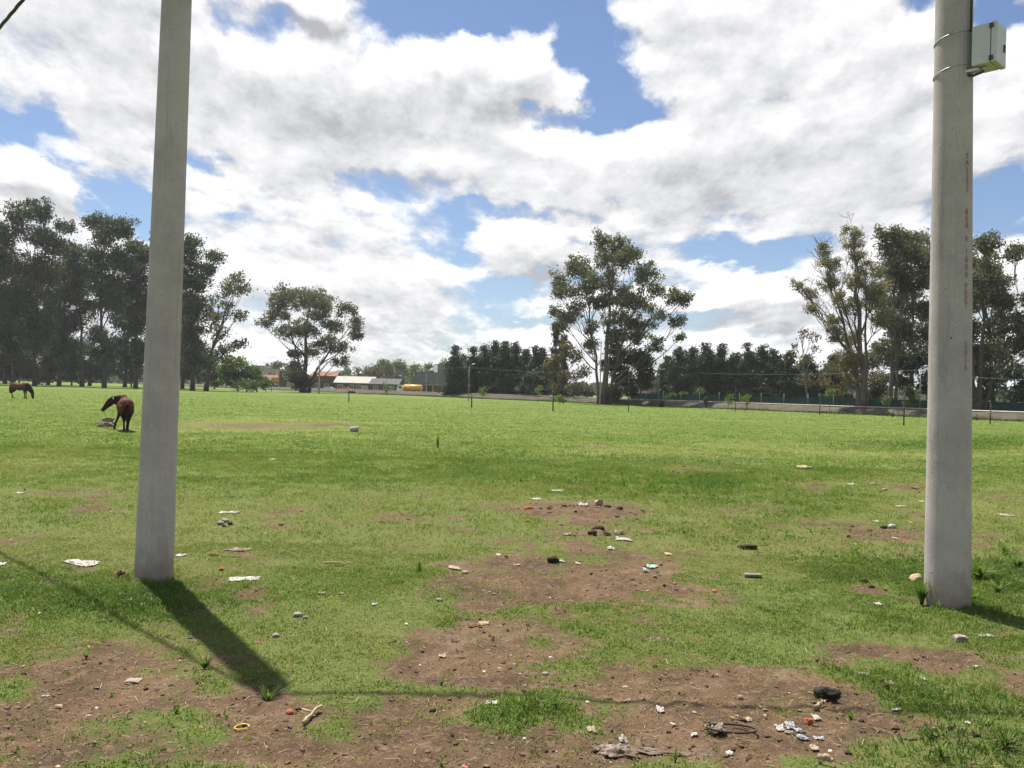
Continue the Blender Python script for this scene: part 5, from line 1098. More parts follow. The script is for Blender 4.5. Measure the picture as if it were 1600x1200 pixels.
def horse(loc, rz, label, m, graze, scale=1.0, turn=0.0, legpose=None):
    """facing +x; graze lowers the neck to the grass, otherwise head carried level and turned by `turn`"""
    o = empty('horse', loc, rz, label, 'horse'); mb = MB()
    mb.tube([(-.80, 0, 1.10), (-.74, 0, 1.12), (-.60, 0, 1.10), (-.38, 0, 1.07), (-.10, 0, .99), (.18, 0, .98), (.42, 0, 1.03), (.60, 0, 1.06), (.70, 0, 1.06)],
            [(.06, .08), (.17, .17), (.26, .25), (.30, .285), (.34, .32), (.32, .32), (.25, .31), (.18, .25), (.10, .15)], 20)
    mb.tube([(.10, 0, 1.20), (.30, 0, 1.30), (.46, 0, 1.27)], [(.09, .09), (.10, .11), (.08, .08)], 12)          # withers
    if graze:
        nk = [(.48, 0, 1.12), (.72, 0, .98), (.92, 0, .74), (1.06, 0, .54)]; poll = Vector((1.10, 0, .46)); fwd = Vector((.16, 0, -.99)).normalized(); lat = Vector((0, 1, 0))
    else:
        c_, s_ = math.cos(turn), math.sin(turn)
        nk = [(.48, 0, 1.16), (.72, .05 * s_, 1.20), (.70 + .20 * c_, .20 * s_ + .02, 1.22), (.70 + .28 * c_, .36 * s_, 1.23)]; poll = Vector((.70 + .30 * c_, .45 * s_, 1.23)); fwd = Vector((c_ * .62, s_ * .62, -.78)).normalized(); lat = Vector((-s_, c_, 0))
    mb.tube(nk, [(.16, .30), (.15, .27), (.125, .225), (.10, .175)], 16)
    nrm = fwd.cross(lat).normalized(); nrm = nrm if nrm.z > 0 or graze else -nrm
    if graze: nrm = Vector((.99, 0, .16))
    hd = [poll - fwd * .06, poll + fwd * .05, poll + fwd * .17 - nrm * .01, poll + fwd * .32, poll + fwd * .45, poll + fwd * .55, poll + fwd * .585]
    mb.tube([hd[0], hd[1], hd[2], hd[3], hd[4], hd[5], hd[6]], [(.08, .11), (.105, .15), (.10, .15), (.08, .112), (.066, .084), (.068, .082), (.045, .055)], 14)
    for s in (-1, 1):
        e = poll + lat * (s * .065) - fwd * .02 + nrm * .05; mb.tube([e, e - fwd * .06 + nrm * .03, e - fwd * .15 + nrm * .03], [.032, .036, .012], 8)
    P = legpose or [0, 0, 0, 0]
    feet = []
    for k, (x, y, hind) in enumerate([(-.62, .15, 1), (-.62, -.15, 1), (.44, .14, 0), (.44, -.14, 0)]):
        d, dy = P[k] if isinstance(P[k], tuple) else (P[k], 0)
        if hind:
            pts = [(x + .06, y, 1.05), (x + .06, y * 1.05, .80), (x - .02 + d * .3, y * .95 + dy * .3, .62), (x - .13 + d * .6, y * .85 + dy * .6, .50), (x - .09 + d * .85, y * .8 + dy * .8, .34), (x - .06 + d, y * .8 + dy, .14), (x + .0 + d, y * .8 + dy, .06), (x + .02 + d, y * .8 + dy, .0)]
            rr = [(.14, .22), (.135, .20), (.085, .115), (.058, .072), (.040, .045), (.042, .046), (.045, .055), (.055, .065)]
        else:
            pts = [(x + .02, y, 1.02), (x + .01 + d * .1, y + dy * .1, .80), (x + d * .25, y + dy * .25, .62), (x + .01 + d * .55, y + dy * .55, .43), (x + d * .75, y + dy * .8, .30), (x + d, y + dy, .13), (x + .04 + d, y + dy, .06), (x + .05 + d, y + dy, .0)]
            rr = [(.10, .16), (.09, .13), (.062, .080), (.050, .055), (.038, .040), (.042, .046), (.045, .055), (.055, .065)]
        mb.tube(pts, rr, 12); feet.append(pts[-1])
    b = remeshed(mb, 'body', m, o, .024, 3)
    for f in feet: MB().tube([(f[0], f[1], -.005), (f[0] - .01, f[1], .045), (f[0] - .018, f[1], .075)], [.066, .058, .052], 12).build('hoof', HOOF, o)
    # mane along the crest, forelock, tail
    rnd = random.Random(3); mm = MB(); N_ = [Vector(p) for p in nk]
    up = [Vector((.7, 0, .72)).normalized() if graze else Vector((0, 0, 1))] * 4
    for i in range(44):
        t = i / 43 * 3; k = min(2, int(t)); q = N_[k].lerp(N_[k + 1], t - k); wd = [.25, .21, .16, .135]; h_ = wd[k] * (1 - (t - k)) + wd[min(3, k + 1)] * (t - k)
        a = q + up[0] * (h_ * .97); sd_ = rnd.choice((-1, 1)); side = lat * sd_; L_ = rnd.uniform(.12, .24)
        mm.tube([a, a + side * .06 + Vector((0, 0, .015)), a + side * .10 + Vector((0, 0, -L_ * .5)), a + side * .11 + Vector((rnd.uniform(-.03, .03), 0, -L_))], [.028, .030, .024, .006], 5)
    mm.build('mane', HAIR, o)
    tl = MB()
    for i in range(26):
        a = rnd.random() * 6.28; r = rnd.random() ** .5 * .05; e = rnd.uniform(.35, .60); sp_ = rnd.uniform(.6, 1.7)
        tl.tube([(-.80, r * math.cos(a) * .5, 1.14), (-.90, r * math.cos(a), 1.06), (-.93, r * math.cos(a) * 1.5, .85), (-.90 + r * math.sin(a), r * math.cos(a) * 1.8 * sp_, e + .15), (-.88 + r * math.sin(a), r * math.cos(a) * 1.5 * sp_, e)], [.035, .034, .032, .024, .006], 5)
    tl.build('tail', HAIR, o)
    for s in (-1, 1): 
        e = poll + fwd * .13 + lat * (s * .082) + nrm * .055; MB().tube([e - lat * s * .012, e + lat * s * .010], [.020, .012], 8).build('eye', DARKM, o)
    o.scale = (scale,) * 3
    return o, poll, fwd
pN = gp(193, 674)
zs = 58 / FPX * pN.y / 1.38
hN, poll, fwd = horse((pN.x - .20, pN.y + .52, pN.z), R(119), 'bay horse seen from behind, head turned left, standing by the stone blocks', BAY, False, zs * .93, turn=R(84), legpose=[(.0, -.04), (.02, .06), (.05, .20), (.0, .02)])
MB().tube([poll + fwd * .50 + Vector((0, 0, 0)), poll + fwd * .42 - Vector((0, 0, .20)), poll + fwd * .30 + Vector((-.06, .0, -.55)), (poll + fwd * .2).xy.to_3d() + Vector((-.16, 0, .40)), (poll + fwd * .2).xy.to_3d() + Vector((-.2, 0, .01))], .009, 5).build('lead_rope', ROPE, hN)
pF = gnd(33, 622.5); hF, _, _ = horse((pF.x - .10, pF.y, tz(pF.x, pF.y)), R(-4), 'dark bay horse grazing in profile at the far left, nose in the grass', BAY2, True, 25 / FPX * pF.y / 1.37, legpose=[-.12, .08, .0, .05])

# ------------------------------------------------------------------ cyclist
pc = gnd(1103, 639.5); rz = R(-8)
bk = empty('bicycle', (pc.x, pc.y, 0), rz, 'dark bicycle ridden along the foot of the gravel bank', 'bicycle')
BL = mat('bicycle_paint', (.05, .045, .05), (.07, .05, .05), 5, .4, .5); rotx = Matrix.Rotation(math.pi / 2, 3, 'X')
for x in (-.52, .52):
    t = MB().torus((x, 0, .34), .325, .020, 28, 6, rotx).build('wheel', TYRE, bk)
    mb = MB(); mb.torus((x, 0, .34), .298, .010, 28, 5, rotx); mb.tube([(x, -.03, .34), (x, .03, .34)], .022, 8)
    for k in range(14): a = k * math.pi / 7; mb.tube([(x, 0, .34), (x + .295 * math.cos(a), 0, .34 + .295 * math.sin(a))], .0018, 3, cap=False)
    mb.build('rim', GALV, t)
mb = MB(); bb_ = (-.08, 0, .30); st_ = (-.22, 0, .78); hd_ = (.34, 0, .82); hb_ = (.37, 0, .72); ax_ = (-.52, 0, .34)
for a, b in ((bb_, st_), (st_, hd_), (hb_, bb_), (bb_, ax_), (ax_, st_), (hd_, hb_)): mb.tube([a, b], .017, 8)
mb.tube([hb_, (.46, 0, .5), (.52, 0, .34)], .014, 7); mb.build('frame', BL, bk)
MB().tube([(.33, 0, .82), (.31, 0, .95), (.34, 0, 1.0)], .013, 6).tube([(.22, .27, 1.0), (.36, .20, 1.01), (.34, 0, 1.0), (.36, -.20, 1.01), (.22, -.27, 1.0)], .012, 6).build('handlebar', GALV, bk)
MB().tube([(-.22, 0, .78), (-.25, 0, .88)], .012, 6).tube([(-.42, 0, .90), (-.34, 0, .905), (-.15, 0, .905), (-.10, 0, .90)], [(.03, .02), (.085, .03), (.03, .022), (.015, .012)], 10).build('saddle', DARKM, bk)
MB().torus((-.08, 0, .30), .09, .008, 18, 5, rotx).tube([(-.08, -.07, .30), (-.03, -.09, .15)], .010, 6).tube([(-.08, .07, .30), (-.13, .09, .45)], .010, 6).build('crankset', GALV, bk)
pr = empty('person', (pc.x, pc.y, 0), rz, 'person in a dark top and trousers riding the bicycle along the bank', 'person')
SKIN = mat('skin', (.36, .21, .15), (.31, .18, .13), 6, .6); TOP = mat('maroon_top', (.075, .035, .038), (.05, .03, .035), 8, .9); TRO = mat('dark_trousers', (.030, .030, .036), (.02, .02, .025), 8, .9)
mb = MB()
mb.tube([(-.27, 0, .93), (-.25, 0, 1.05), (-.17, 0, 1.25), (-.06, 0, 1.42), (-.01, 0, 1.48)], [(.17, .12), (.16, .11), (.175, .115), (.17, .10), (.09, .07)], 16)
mb.tube([(-.02, 0, 1.46), (.02, 0, 1.56), (.04, 0, 1.62)], [.058, .052, .05], 10)
mb.tube([(.02, 0, 1.575), (.03, 0, 1.60), (.045, 0, 1.68), (.04, 0, 1.76), (.03, 0, 1.80)], [(.04, .05), (.065, .085), (.076, .10), (.068, .085), (.03, .04)], 14)
mb.tube([(.10, 0, 1.67), (.155, 0, 1.655)], [.022, .012], 8)
for s in (-1, 1):
    mb.tube([(-.04, s * .19, 1.41), (.02, s * .22, 1.25), (.08, s * .23, 1.14), (.20, s * .24, 1.07), (.31, s * .235, 1.03)], [.055, .045, .040, .034, .026], 10)
    hx = Vector((.335, s * .235, 1.02)); mb.tube([hx + Vector((-.04, 0, 0)), hx, hx + Vector((.035, 0, .0))], [(.028, .022), (.036, .024), (.030, .020)], 8)
    for f in range(4): y = hx.y + (f - 1.5) * .020; mb.tube([(hx.x + .03, y, hx.z + .01), (hx.x + .055 - .004 * f, y, hx.z - .002), (hx.x + .050 - .004 * f, y, hx.z - .030), (hx.x + .030, y, hx.z - .036)], [.010, .009, .009, .007], 6)
    mb.tube([(hx.x + .0, hx.y - s * .03, hx.z), (hx.x + .03, hx.y - s * .05, hx.z - .018)], [.011, .008], 6)
for s, kn, an in ((-1, (.16, -.10, .78), (-.02, -.10, .30)), (1, (.18, .10, .98), (-.10, .10, .58))):
    mb.tube([(-.25, s * .09, .95), ((-.25 + kn[0]) / 2, s * .105, (.97 + kn[2]) / 2), kn, ((kn[0] + an[0]) / 2 - .03, s * .10, (kn[2] + an[2]) / 2), an, (an[0] - .01, s * .10, an[2] - .07)], [.105, .085, .062, .060, .042, .04], 12)
    mb.tube([(an[0] - .05, s * .10, an[2] - .09), (an[0] + .05, s * .10, an[2] - .095), (an[0] + .15, s * .10, an[2] - .11)], [(.04, .04), (.042, .035), (.03, .02)], 10)
body = remeshed(mb, 'body', SKIN, pr, .013, 2)
def shell(name, m, src_keep, off):
    """clothing: the body's own surface pushed out a little where keep() holds"""
    me = body.data; keep = [f for f in me.polygons if src_keep(f.center)]; idx = {}; vs = []; fs = []
    for f in keep:
        q = []
        for v in f.vertices:
            if v not in idx: idx[v] = len(vs); vs.append(me.vertices[v].co + me.vertices[v].normal * off)
            q.append(idx[v])
        fs.append(tuple(q))
    MB().add(vs, fs, True).build(name, m, pr)
shell('jacket', TOP, lambda c: (c.z > .97 and c.z < 1.52 and c.x < .27 and not (c.z < 1.02 and abs(c.y) < .2 and c.x > -.12)) and not (c.x > .05 and abs(c.y) < .17 and c.z < 1.06), .012)
shell('trousers', TRO, lambda c: abs(c.y) < .2 and ((c.z < 1.06 and c.z > .62) or (.25 < c.z <= .62)), .009)
shell('hair', HAIR, lambda c: c.z > 1.62 and (c.x < .055 or c.z > 1.745), .010)
# ------------------------------------------------------------------ things lying about
def put(name, px, py, label, cat, rz=0.0, dz=0.0, group=None):
    p = gp(px, py, dz); return p, p.y / FPX      # metres per photo pixel there
def rock(name, px, py, wpx, hpx, m, label, cat='stone', deep=.8, rough=.25, seed=1, rz=0.0, sub=3, flat=False, sink=.22):
    p, s = put(name, px, py, label, cat); bm = bmesh.new(); bmesh.ops.create_icosphere(bm, subdivisions=sub, radius=1); r_ = random.Random(seed); o3 = Vector((r_.random() * 50, r_.random() * 50, 0))
    w, h = wpx * s / 2 * (.75 if m.name == 'earth_clod' else .92), hpx * s / 2 * (.8 if m.name == 'earth_clod' else 1)
    for v in bm.verts:
        c = v.co.copy(); k = 1 + rough * 1.3 * mnoise.noise(c * 1.3 + o3) + rough * .8 * mnoise.noise(c * 3.1 + o3) + rough * .35 * mnoise.noise(c * 7 + o3)
        if flat: c = Vector([max(-.72, min(.72, q)) for q in c]) * 1.25
        c *= k; v.co = Vector((c.x * w, c.y * w * deep, c.z * h))
    vs = [v.co.copy() for v in bm.verts]; fs = [[v.index for v in f.verts] for f in bm.faces]; bm.free()
    o = MB().add(vs, fs, not flat).build(name, m, None, (p.x, p.y, p.z + h * (1 - sink * 2) * .9), rz); return tag(o, label, cat)
def cloth(name, px, py, wpx, dpx, hpx, m, label, cat='rag', seed=1, rz=0.0, n=30, jag=.35, fold=1.0):
    """crumpled sheet lying on the ground; width along x, dpx the seen depth"""
    p, s = put(name, px, py, label, cat); wpx *= .88; w = wpx * s / 2; dep = max(w * .12, dpx * s / 2 * (p.y / CAM_H) * .62); dep = min(dep, w * 1.4); h = hpx * s * .62
    r_ = random.Random(seed); a0 = r_.random() * 99; G = []; Zs = []; ca, sa = math.cos(rz), math.sin(rz)
    for j in range(n + 1):
        for i in range(n + 1):
            u, v = i / n * 2 - 1, j / n * 2 - 1; a = math.atan2(v, u); rr_ = max(abs(u), abs(v)); edge = 1 + jag * mnoise.noise((math.cos(a) * 1.8 + a0, math.sin(a) * 1.8, a0)) + jag * .5 * mnoise.noise((math.cos(a) * 5 + a0, math.sin(a) * 5, a0 + 3))
            x, y = u * w * edge, v * dep * edge
            q = mnoise.noise((u * 1.6 + a0, v * 1.6, a0)); q2 = abs(mnoise.noise((u * 2.8, v * 2.8 + a0, a0 + 9))); q3 = mnoise.noise((u * 6 + a0, v * 6, a0))
            z = h * fold * max(0, (.5 + .9 * q - .9 * q2 + .22 * q3)) * (1 - .6 * rr_ ** 2)
            x += w * .2 * mnoise.noise((u * 3, v * 3, a0 + 20)); y += dep * .2 * mnoise.noise((u * 3, v * 3, a0 + 40))
            G.append((x * ca - y * sa, x * sa + y * ca)); Zs.append(z)
    G = np.array(G); T = terr(p.x + G[:, 0], p.y + G[:, 1]) - p.z
    i = np.arange(n)[None, :]; j = np.arange(n)[:, None] * (n + 1); b = (i + j).ravel()
    me = np_mesh(name, np.stack([G[:, 0], G[:, 1], np.array(Zs) + T * .8 + .006], -1), np.stack([b, b + 1, b + n + 2, b + n + 1], -1), None, True)
    o = link(name, me, m, None, p); so_ = o.modifiers.new('thickness', 'SOLIDIFY'); so_.thickness = .0018; so_.offset = 1; return tag(o, label, cat)
def stick(name, px, py, px2, py2, m, label, r=.008, cat='stick', bend=.05, fork=False, seed=0):
    a, b = gp(px, py), gp(px2, py2); c = (a + b) / 2; d = b - a; side = Vector((-d.y, d.x, 0)); r_ = random.Random(seed + 3)
    pts = [a + d * t + side * bend * math.sin(t * 3.1) + Vector((0, 0, r + .006 + r * 2 * r_.random())) - c for t in [i / 8 for i in range(9)]]
    mb = MB(); mb.tube(pts, [r * (1 - .35 * i / 8 + .12 * r_.random()) for i in range(9)], 7)
    if fork: mb.tube([pts[5], pts[5] + side.normalized() * r * 4 + d * .05, pts[5] + side.normalized() * r * 8 + d * .12], [r * .7, r * .6, r * .4], 6)
    o = mb.build(name, m, None, c); return tag(o, label, cat)
WPL = mat('white_plastic', (.44, .42, .38), (.30, .27, .23), 14, .5, .3, transl=.15); RAG = mat('dirty_rag', (.28, .23, .18), (.14, .105, .078), 9, .9, .1, lo=.4, hi=.6, transl=.1, c3=(.10, .075, .055))
PAPER = mat('cream_paper', (.42, .36, .26), (.32, .26, .18), 12, .8, .1, transl=.2); STONE = mat('pale_stone', (.30, .26, .21), (.21, .18, .145), 12, .9, .1, bump=.5); STONED = mat('dark_stone', (.040, .038, .030), (.022, .023, .018), 12, .95, .1, bump=.6)
REDB = mat('red_brick', (.36, .115, .065), (.26, .085, .05), 20, .9, .1, bump=.4); MORT = mat('mortar_block', (.36, .31, .25), (.16, .115, .085), 7, .95, .1, lo=.42, hi=.55, bump=.6); WOOD = mat('dry_wood', (.40, .31, .20), (.28, .21, .13), 6, .8, .1, stretch=(1, 8, 1)); WOODG = mat('grey_plank', (.25, .20, .15), (.17, .135, .10), 5, .9, .1, stretch=(1, 9, 1))
GREENP = mat('green_plastic', (.02, .17, .11), (.015, .11, .08), 12, .45, .4, transl=.15); CLODM = mat('earth_clod', (.075, .050, .034), (.045, .030, .021), 9, .98, .05, bump=.7); DUNG = mat('dark_turf', (.045, .038, .024), (.028, .024, .016), 12, .98, .05, bump=.8); BLUEW = mat('blue_white_wrapper', (.26, .27, .28), (.12, .14, .19), 10, .45, .4, lo=.48, hi=.56)
ORANGEP = mat('orange_scrap', (.55, .16, .07), (.45, .12, .05), 10, .6); TAN = mat('tan_stone', (.42, .32, .21), (.31, .23, .15), 14, .9, .1, bump=.5)
# the two-storey heap of mortar blocks beside the horse
for (px, py, w, h, dz, lab) in [(166, 668, 30, 9, 0, 'wide broken mortar block, the lower one of the pair beside the near horse'), (167, 663.5, 20, 6.5, 1, 'small broken mortar block lying on top of the wide one by the near horse')]:
    o = rock('mortar_block', 166, 668, w, h, MORT, lab, 'block', .55, .22, 4 + dz, 0, 3, True, .05)
    if dz: o.location.z += 9 / FPX * o.location.y * .98; o.location.y += .12
# bucket lying on its side
p = gp(553, 675); s = p.y / FPX; o = empty('bucket', p, R(20), 'small white bucket lying on its side in the far grass', 'bucket'); r = 4.6 * s; L = 11.5 * s
n = 20; mb = MB(); mb.tube([(-L / 2, 0, r), (-L / 2 + .01, 0, r), (L / 2 - .01, 0, r)], [r * .80, r * .82, r], n, cap=True); mb.build('body', WPL, o)
mb = MB(); mb.torus((L / 2, 0, r), r * 1.0, .012, 22, 6, Matrix.Rotation(math.pi / 2, 3, 'Y')); mb.build('rim', WPL, o); MB().tube([(L / 2 - .0085, 0, r), (L / 2 - .004, 0, r)], [r * .93, r * .93], n).build('mouth', mat('bucket_inside', (.10, .085, .07), (.06, .05, .04), 8), o)
cloth('plastic_scrap', 427, 720, 10, 4, 3, WPL, 'lone white plastic scrap in the clover right of the left pole', seed=2, n=12)
cloth('plastic_strip', 358, 800, 34, 4, 3, WPL, 'long thin white plastic strip right of the left pole, above the clod heap', seed=3, n=16)
for (px, py, w) in [(344, 820, 12), (352, 816, 12), (360, 820, 11), (350, 823, 9)]: rock('dung_clod', px, py, w, w * .7, STONE if w == 12 else CLODM, 'brown clod in the small heap below the white strip', 'clod', .9, .3, int(px), sub=2)['group'] = 'clods heaped together right of the left pole'
cloth('rag', 127, 880, 60, 9, 7, WPL, 'long dirty white rag stretched on the grass left of the left pole', seed=5, rz=R(-14), n=26)
cloth('plastic_scrap', 2, 882, 12, 8, 6, WPL, 'white plastic scrap cut by the left picture edge', seed=6, n=12)
cloth('rag', 372, 860, 40, 6, 5, RAG, 'greyish crumpled rag right of the left pole, farther one', seed=7, n=20)
cloth('plastic_sheet', 381, 905, 52, 8, 5, WPL, 'flat white plastic sheet right of the left pole shadow, nearer one', seed=8, rz=R(6), n=24)
cloth('plastic_scrap', 283, 868, 14, 4, 4, WPL, 'small white scrap touching the right side of the left pole foot', seed=9, n=12)
rock('brown_scrap', 333, 867, 22, 5, CLODM, 'flat dark brown scrap between the farther rag and the left pole', 'scrap', .5, .3, 10, sub=2)
rock('brick_chip', 346, 891, 9, 6, REDB, 'orange red brick chip beside the flat white plastic sheet', 'brick', .8, .3, 11, sub=2)
rock('stone', 466, 962, 16, 9, STONE, 'pale stone alone in green grass below the farther rags', 'stone', .9, .25, 12); rock('stone', 477, 966, 9, 6, STONE, 'small pale stone touching the larger one, right side', 'stone', .9, .25, 13, sub=2)
rock('stone', 431, 991, 12, 8, STONE, 'pale stone right of the middle of the pole shadow', 'stone', .9, .3, 14)
rock('brick_chip', 453, 1104, 14, 9, REDB, 'rounded red brick chip below the tip of the pole shadow', 'brick', .9, .2, 15)
stick('stick', 474, 1130, 502, 1109, WOOD, 'short split wooden stick below the pole shadow tip', .010, seed=1, fork=True)
stick('stick', 505, 885, 548, 885, WOOD, 'thin straw coloured stick lying flat in the middle grass', .010, bend=.01, seed=2)
p = gp(378, 1133); s = p.y / FPX; tag(MB().torus((0, 0, .010), 10.5 * s, .0035, 30, 6, None, .93, .08, 2).build('plastic_ring', mat('yellow_plastic', (.60, .42, .05), (.5, .34, .04), 5, .4, .4), None, p), 'thin yellow plastic ring lying on the soil at lower left', 'ring')
rock('slate', 209, 1058, 26, 4, STONE, 'flat grey slab sunk in the soil at lower left', 'slab', .9, .12, 16, flat=True, sink=.4)
rock('stone', 92, 1097, 12, 8, TAN, 'pale angular stone on the soil near the left edge', 'stone', .8, .35, 17)
cloth('paper_scrap', 691, 1024, 12, 14, 9, PAPER, 'cream folded paper scrap standing on the soil edge, lower middle', 'paper', seed=18, n=14)
cloth('leaf_litter', 741, 974, 18, 8, 6, mat('rust_leaf', (.22, .10, .04), (.14, .06, .03), 8, .8, transl=.2), 'rusty brown dead leaf left of the tan leaf', 'leaf', seed=19, n=12); cloth('leaf_litter', 756, 973, 18, 7, 4, TAN, 'tan dead leaf right beside the rusty one', 'leaf', seed=20, n=12)
cloth('plastic_scrap', 768, 1099, 18, 8, 5, WPL, 'small white plastic scrap on dark soil below the cable shadow', seed=21, n=14)
rock('stone', 687, 938, 11, 7, STONE, 'brown stone at the left end of the central bare patch', 'stone', .9, .25, 22)
rock('turf_block', 864, 879, 20, 12, DUNG, 'dark square clod with white scrap beside it in the central patch', 'clod', .8, .25, 23, flat=True); cloth('plastic_scrap', 877, 877, 11, 9, 6, WPL, 'white scrap leaning on the dark square clod', seed=24, n=12)
cloth('carrier_bag', 1009, 890, 10, 16, 10, WPL, 'white half of the torn bag in the central bare patch', 'bag', seed=25, n=16); cloth('carrier_bag', 1017, 882, 18, 6, 6, mat('pale_green_plastic', (.16, .34, .26), (.30, .42, .36), 8, .4, .4, transl=.2), 'pale green half of the torn bag in the central bare patch', 'bag', seed=26, n=16)
cloth('plastic_strip', 838, 781, 19, 3, 3, WPL, 'white strip left of the central mound', seed=27, n=12); cloth('plastic_strip', 872, 768, 21, 5, 4, WPL, 'white crumpled strip above and left of the central mound', seed=28, n=14)
rock('brick_chip', 826, 799, 14, 7, REDB, 'dark red brick chip left of the central mound', 'brick', .8, .25, 29); rock('brick_chip', 824, 817, 9, 5, REDB, 'small brick chip below the dark red one', 'brick', .8, .3, 30, sub=2)
cloth('green_bag', 897, 755, 15, 9, 8, GREENP, 'crumpled dark green plastic bag in the mid field grass', 'bag', seed=31, n=18)
cloth('plastic_scrap', 911, 788, 15, 9, 9, WPL, 'white and grey scrap on top of the central mound', seed=32, n=16)
p = gp(935, 789); s = p.y / FPX; o = empty('cup', p, R(-70), 'tan paper cup lying on the mound with its mouth facing the camera', 'cup'); MB().tube([(-.07, 0, 5 * s), (.05, 0, 5.4 * s)], [3.6 * s, 5.0 * s], 18).build('body', TAN, o); MB().torus((.052, 0, 5.4 * s), 5.0 * s, .006, 20, 5, Matrix.Rotation(math.pi / 2, 3, 'Y')).build('rim', PAPER, o)
for (px, py, w, lab) in [(902, 797, 12, 'left shoulder of the central mound'), (950, 792, 14, 'right of the tan cup on the mound'), (968, 797, 16, 'right end of the central mound'), (918, 800, 10, 'foot of the central mound'), (935, 832, 26, 'crest of the second small mound'), (925, 840, 20, 'left foot of the second small mound'), (948, 841, 16, 'right foot of the second small mound')]:
    rock('earth_clod', px, py, w, w * .55, CLODM, 'dark earth clod at the ' + lab if not lab.startswith('right of') else 'dark earth clod ' + lab, 'clod', .8, .4, px, sub=2)
cloth('rag', 967, 838, 16, 9, 9, RAG, 'upright grey crumpled rag right of the second mound', seed=40, n=16); cloth('plastic_strip', 974, 845, 26, 5, 4, WPL, 'pale green white sheet lying right of the second mound', seed=41, n=16); cloth('plastic_scrap', 955, 857, 12, 10, 6, WPL, 'curved white scrap below the pale sheet', seed=42, n=12); cloth('rag', 888, 838, 16, 6, 5, RAG, 'dull pale rag left of the second mound', seed=43, n=14)
rock('turf_block', 1170, 857, 31, 8, DUNG, 'long black turf block in the grass right of the bare patch', 'clod', .45, .2, 44, flat=True, sink=.1)
p = gp(1176, 900); s = p.y / FPX; tag(MB().box(-13 * s, 13 * s, -.035, .035, 0, .022, .003).build('plank', WOODG, None, (p.x, p.y, p.z + .012), R(-3)), 'short grey plank lying in the grass below the turf block', 'plank')
rock('brick_chip', 1117, 920, 9, 6, ORANGEP, 'orange red chip in grass left of the short plank', 'brick', .9, .25, 46, sub=2)
for (px, py, w, d_, m_, lab) in [(1121, 715, 6, 4, WPL, 'tiny white scrap far out, left of the pale heap'), (1192, 717, 8, 3, WPL, 'tiny white scrap far out, close left of the pale heap'), (1261, 749, 12, 3, WPL, 'white strip directly below the pale heap'), (1184, 742, 8, 3, RAG, 'dull scrap left of the white strip, far field'), (1408, 791, 18, 2, WPL, 'thin white stick like strip left of the thick pole'), (1440, 784, 8, 4, WPL, 'white scrap touching the thick pole on its left'),
    (1330, 757, 14, 4, WPL, 'white crumbs of plastic on the dug strip, left part'), (1365, 757, 16, 4, RAG, 'pale rag on the dug strip, right part'), (1400, 840, 10, 5, WPL, 'small white scrap under the white jug'), (1370, 813, 9, 3, WPL, 'white scrap above the white jug'),
    (810, 881, 6, 3, WPL, 'white fleck on the left part of the central patch'), (903, 881, 9, 3, WPL, 'thin white scrap right of the dark square clod'), (1088, 886, 0, 0, WPL, ''), (1044, 866, 12, 4, TAN, 'tan scrap right of the central patch'), (710, 887, 20, 4, PAPER, 'cream scrap at the upper left end of the central patch'), (779, 868, 8, 3, WPL, 'white fleck above the central patch, left'),
    (1347, 1058, 18, 5, WPL, 'slim white scrap above the dark boulder, right side'), (1390, 1072, 14, 12, RAG, 'pale crumpled rag in grass right of the dark boulder'), (1400, 1108, 15, 4, WPL, 'white paper strip right of the dark boulder shadow'), (1443, 1063, 9, 5, WPL, 'round white scrap in lush grass below the thick pole'),
    (924, 1146, 15, 15, PAPER, 'white torn paper left above the big crumpled cloth'), (1140, 1174, 12, 8, WPL, 'crumpled white scrap right of the big cloth tail'), (1084, 1153, 10, 5, WPL, 'white scrap between the big cloth and the black hoop'), (1272, 1168, 12, 14, PAPER, 'cream paper piece below the blue and white wrappers'), (1032, 1105, 12, 10, WPL, 'pale scraps above the big cloth'),
    (980, 1093, 14, 8, PAPER, 'cream scrap on soil above the big cloth, centre'), (1425, 1175, 0, 0, WPL, ''), (1168, 1123, 14, 8, TAN, 'tan leaf like scrap above the black hoop'), (605, 914, 0, 0, WPL, ''), (503, 929, 11, 5, RAG, 'dull white scrap in grass, right one of two left of centre'), (533, 930, 10, 3, RAG, 'flat pale scrap in grass just right of the dull one'),
    (585, 948, 8, 5, WPL, 'small white scrap in open grass left of the bare patch'), (1540, 993, 26, 6, WPL, 'broken white plate pieces right of the thick pole foot, near side'), (1372, 944, 12, 7, WPL, 'rounded white scrap left of the thick pole foot'), (1570, 805, 22, 5, STONE, 'dull pale piece in the field right of the thick pole'), (30, 770, 12, 3, WPL, 'thin pale scrap far left at the dry strip')]:
    if w: cloth('scrap', px, py, w, d_, max(3, d_ * .7), m_, lab, 'scrap', seed=int(px * 3 + py), n=12)
rock('rubble_heap', 1258, 733, 26, 7, TAN, 'pale cream heap of rubble far out in the field', 'rubble', .8, .45, 50); rock('stone', 1431, 908, 22, 14, TAN, 'beige rough stone leaning on the left foot of the thick pole', 'stone', .8, .3, 51)
o = rock('jug', 1394, 828, 14, 9, WPL, 'rounded white jug with a dark mouth on the dug strip', 'jug', .8, .08, 52); rock('earth_clod', 1382, 830, 12, 7, DUNG, 'black clod touching the white jug on its left', 'clod', .8, .3, 53, sub=2)
rock('broken_brick', 1500, 1001, 23, 12, STONE, 'broken grey brick near the thick pole foot, toward the camera', 'brick', .7, .15, 54, flat=True)
rock('boulder', 1291, 1090, 39, 21, STONED, 'dark mossy boulder casting a shadow on the soil at lower right', 'boulder', .75, .34, 55, rz=R(-15), sub=4, sink=.12)
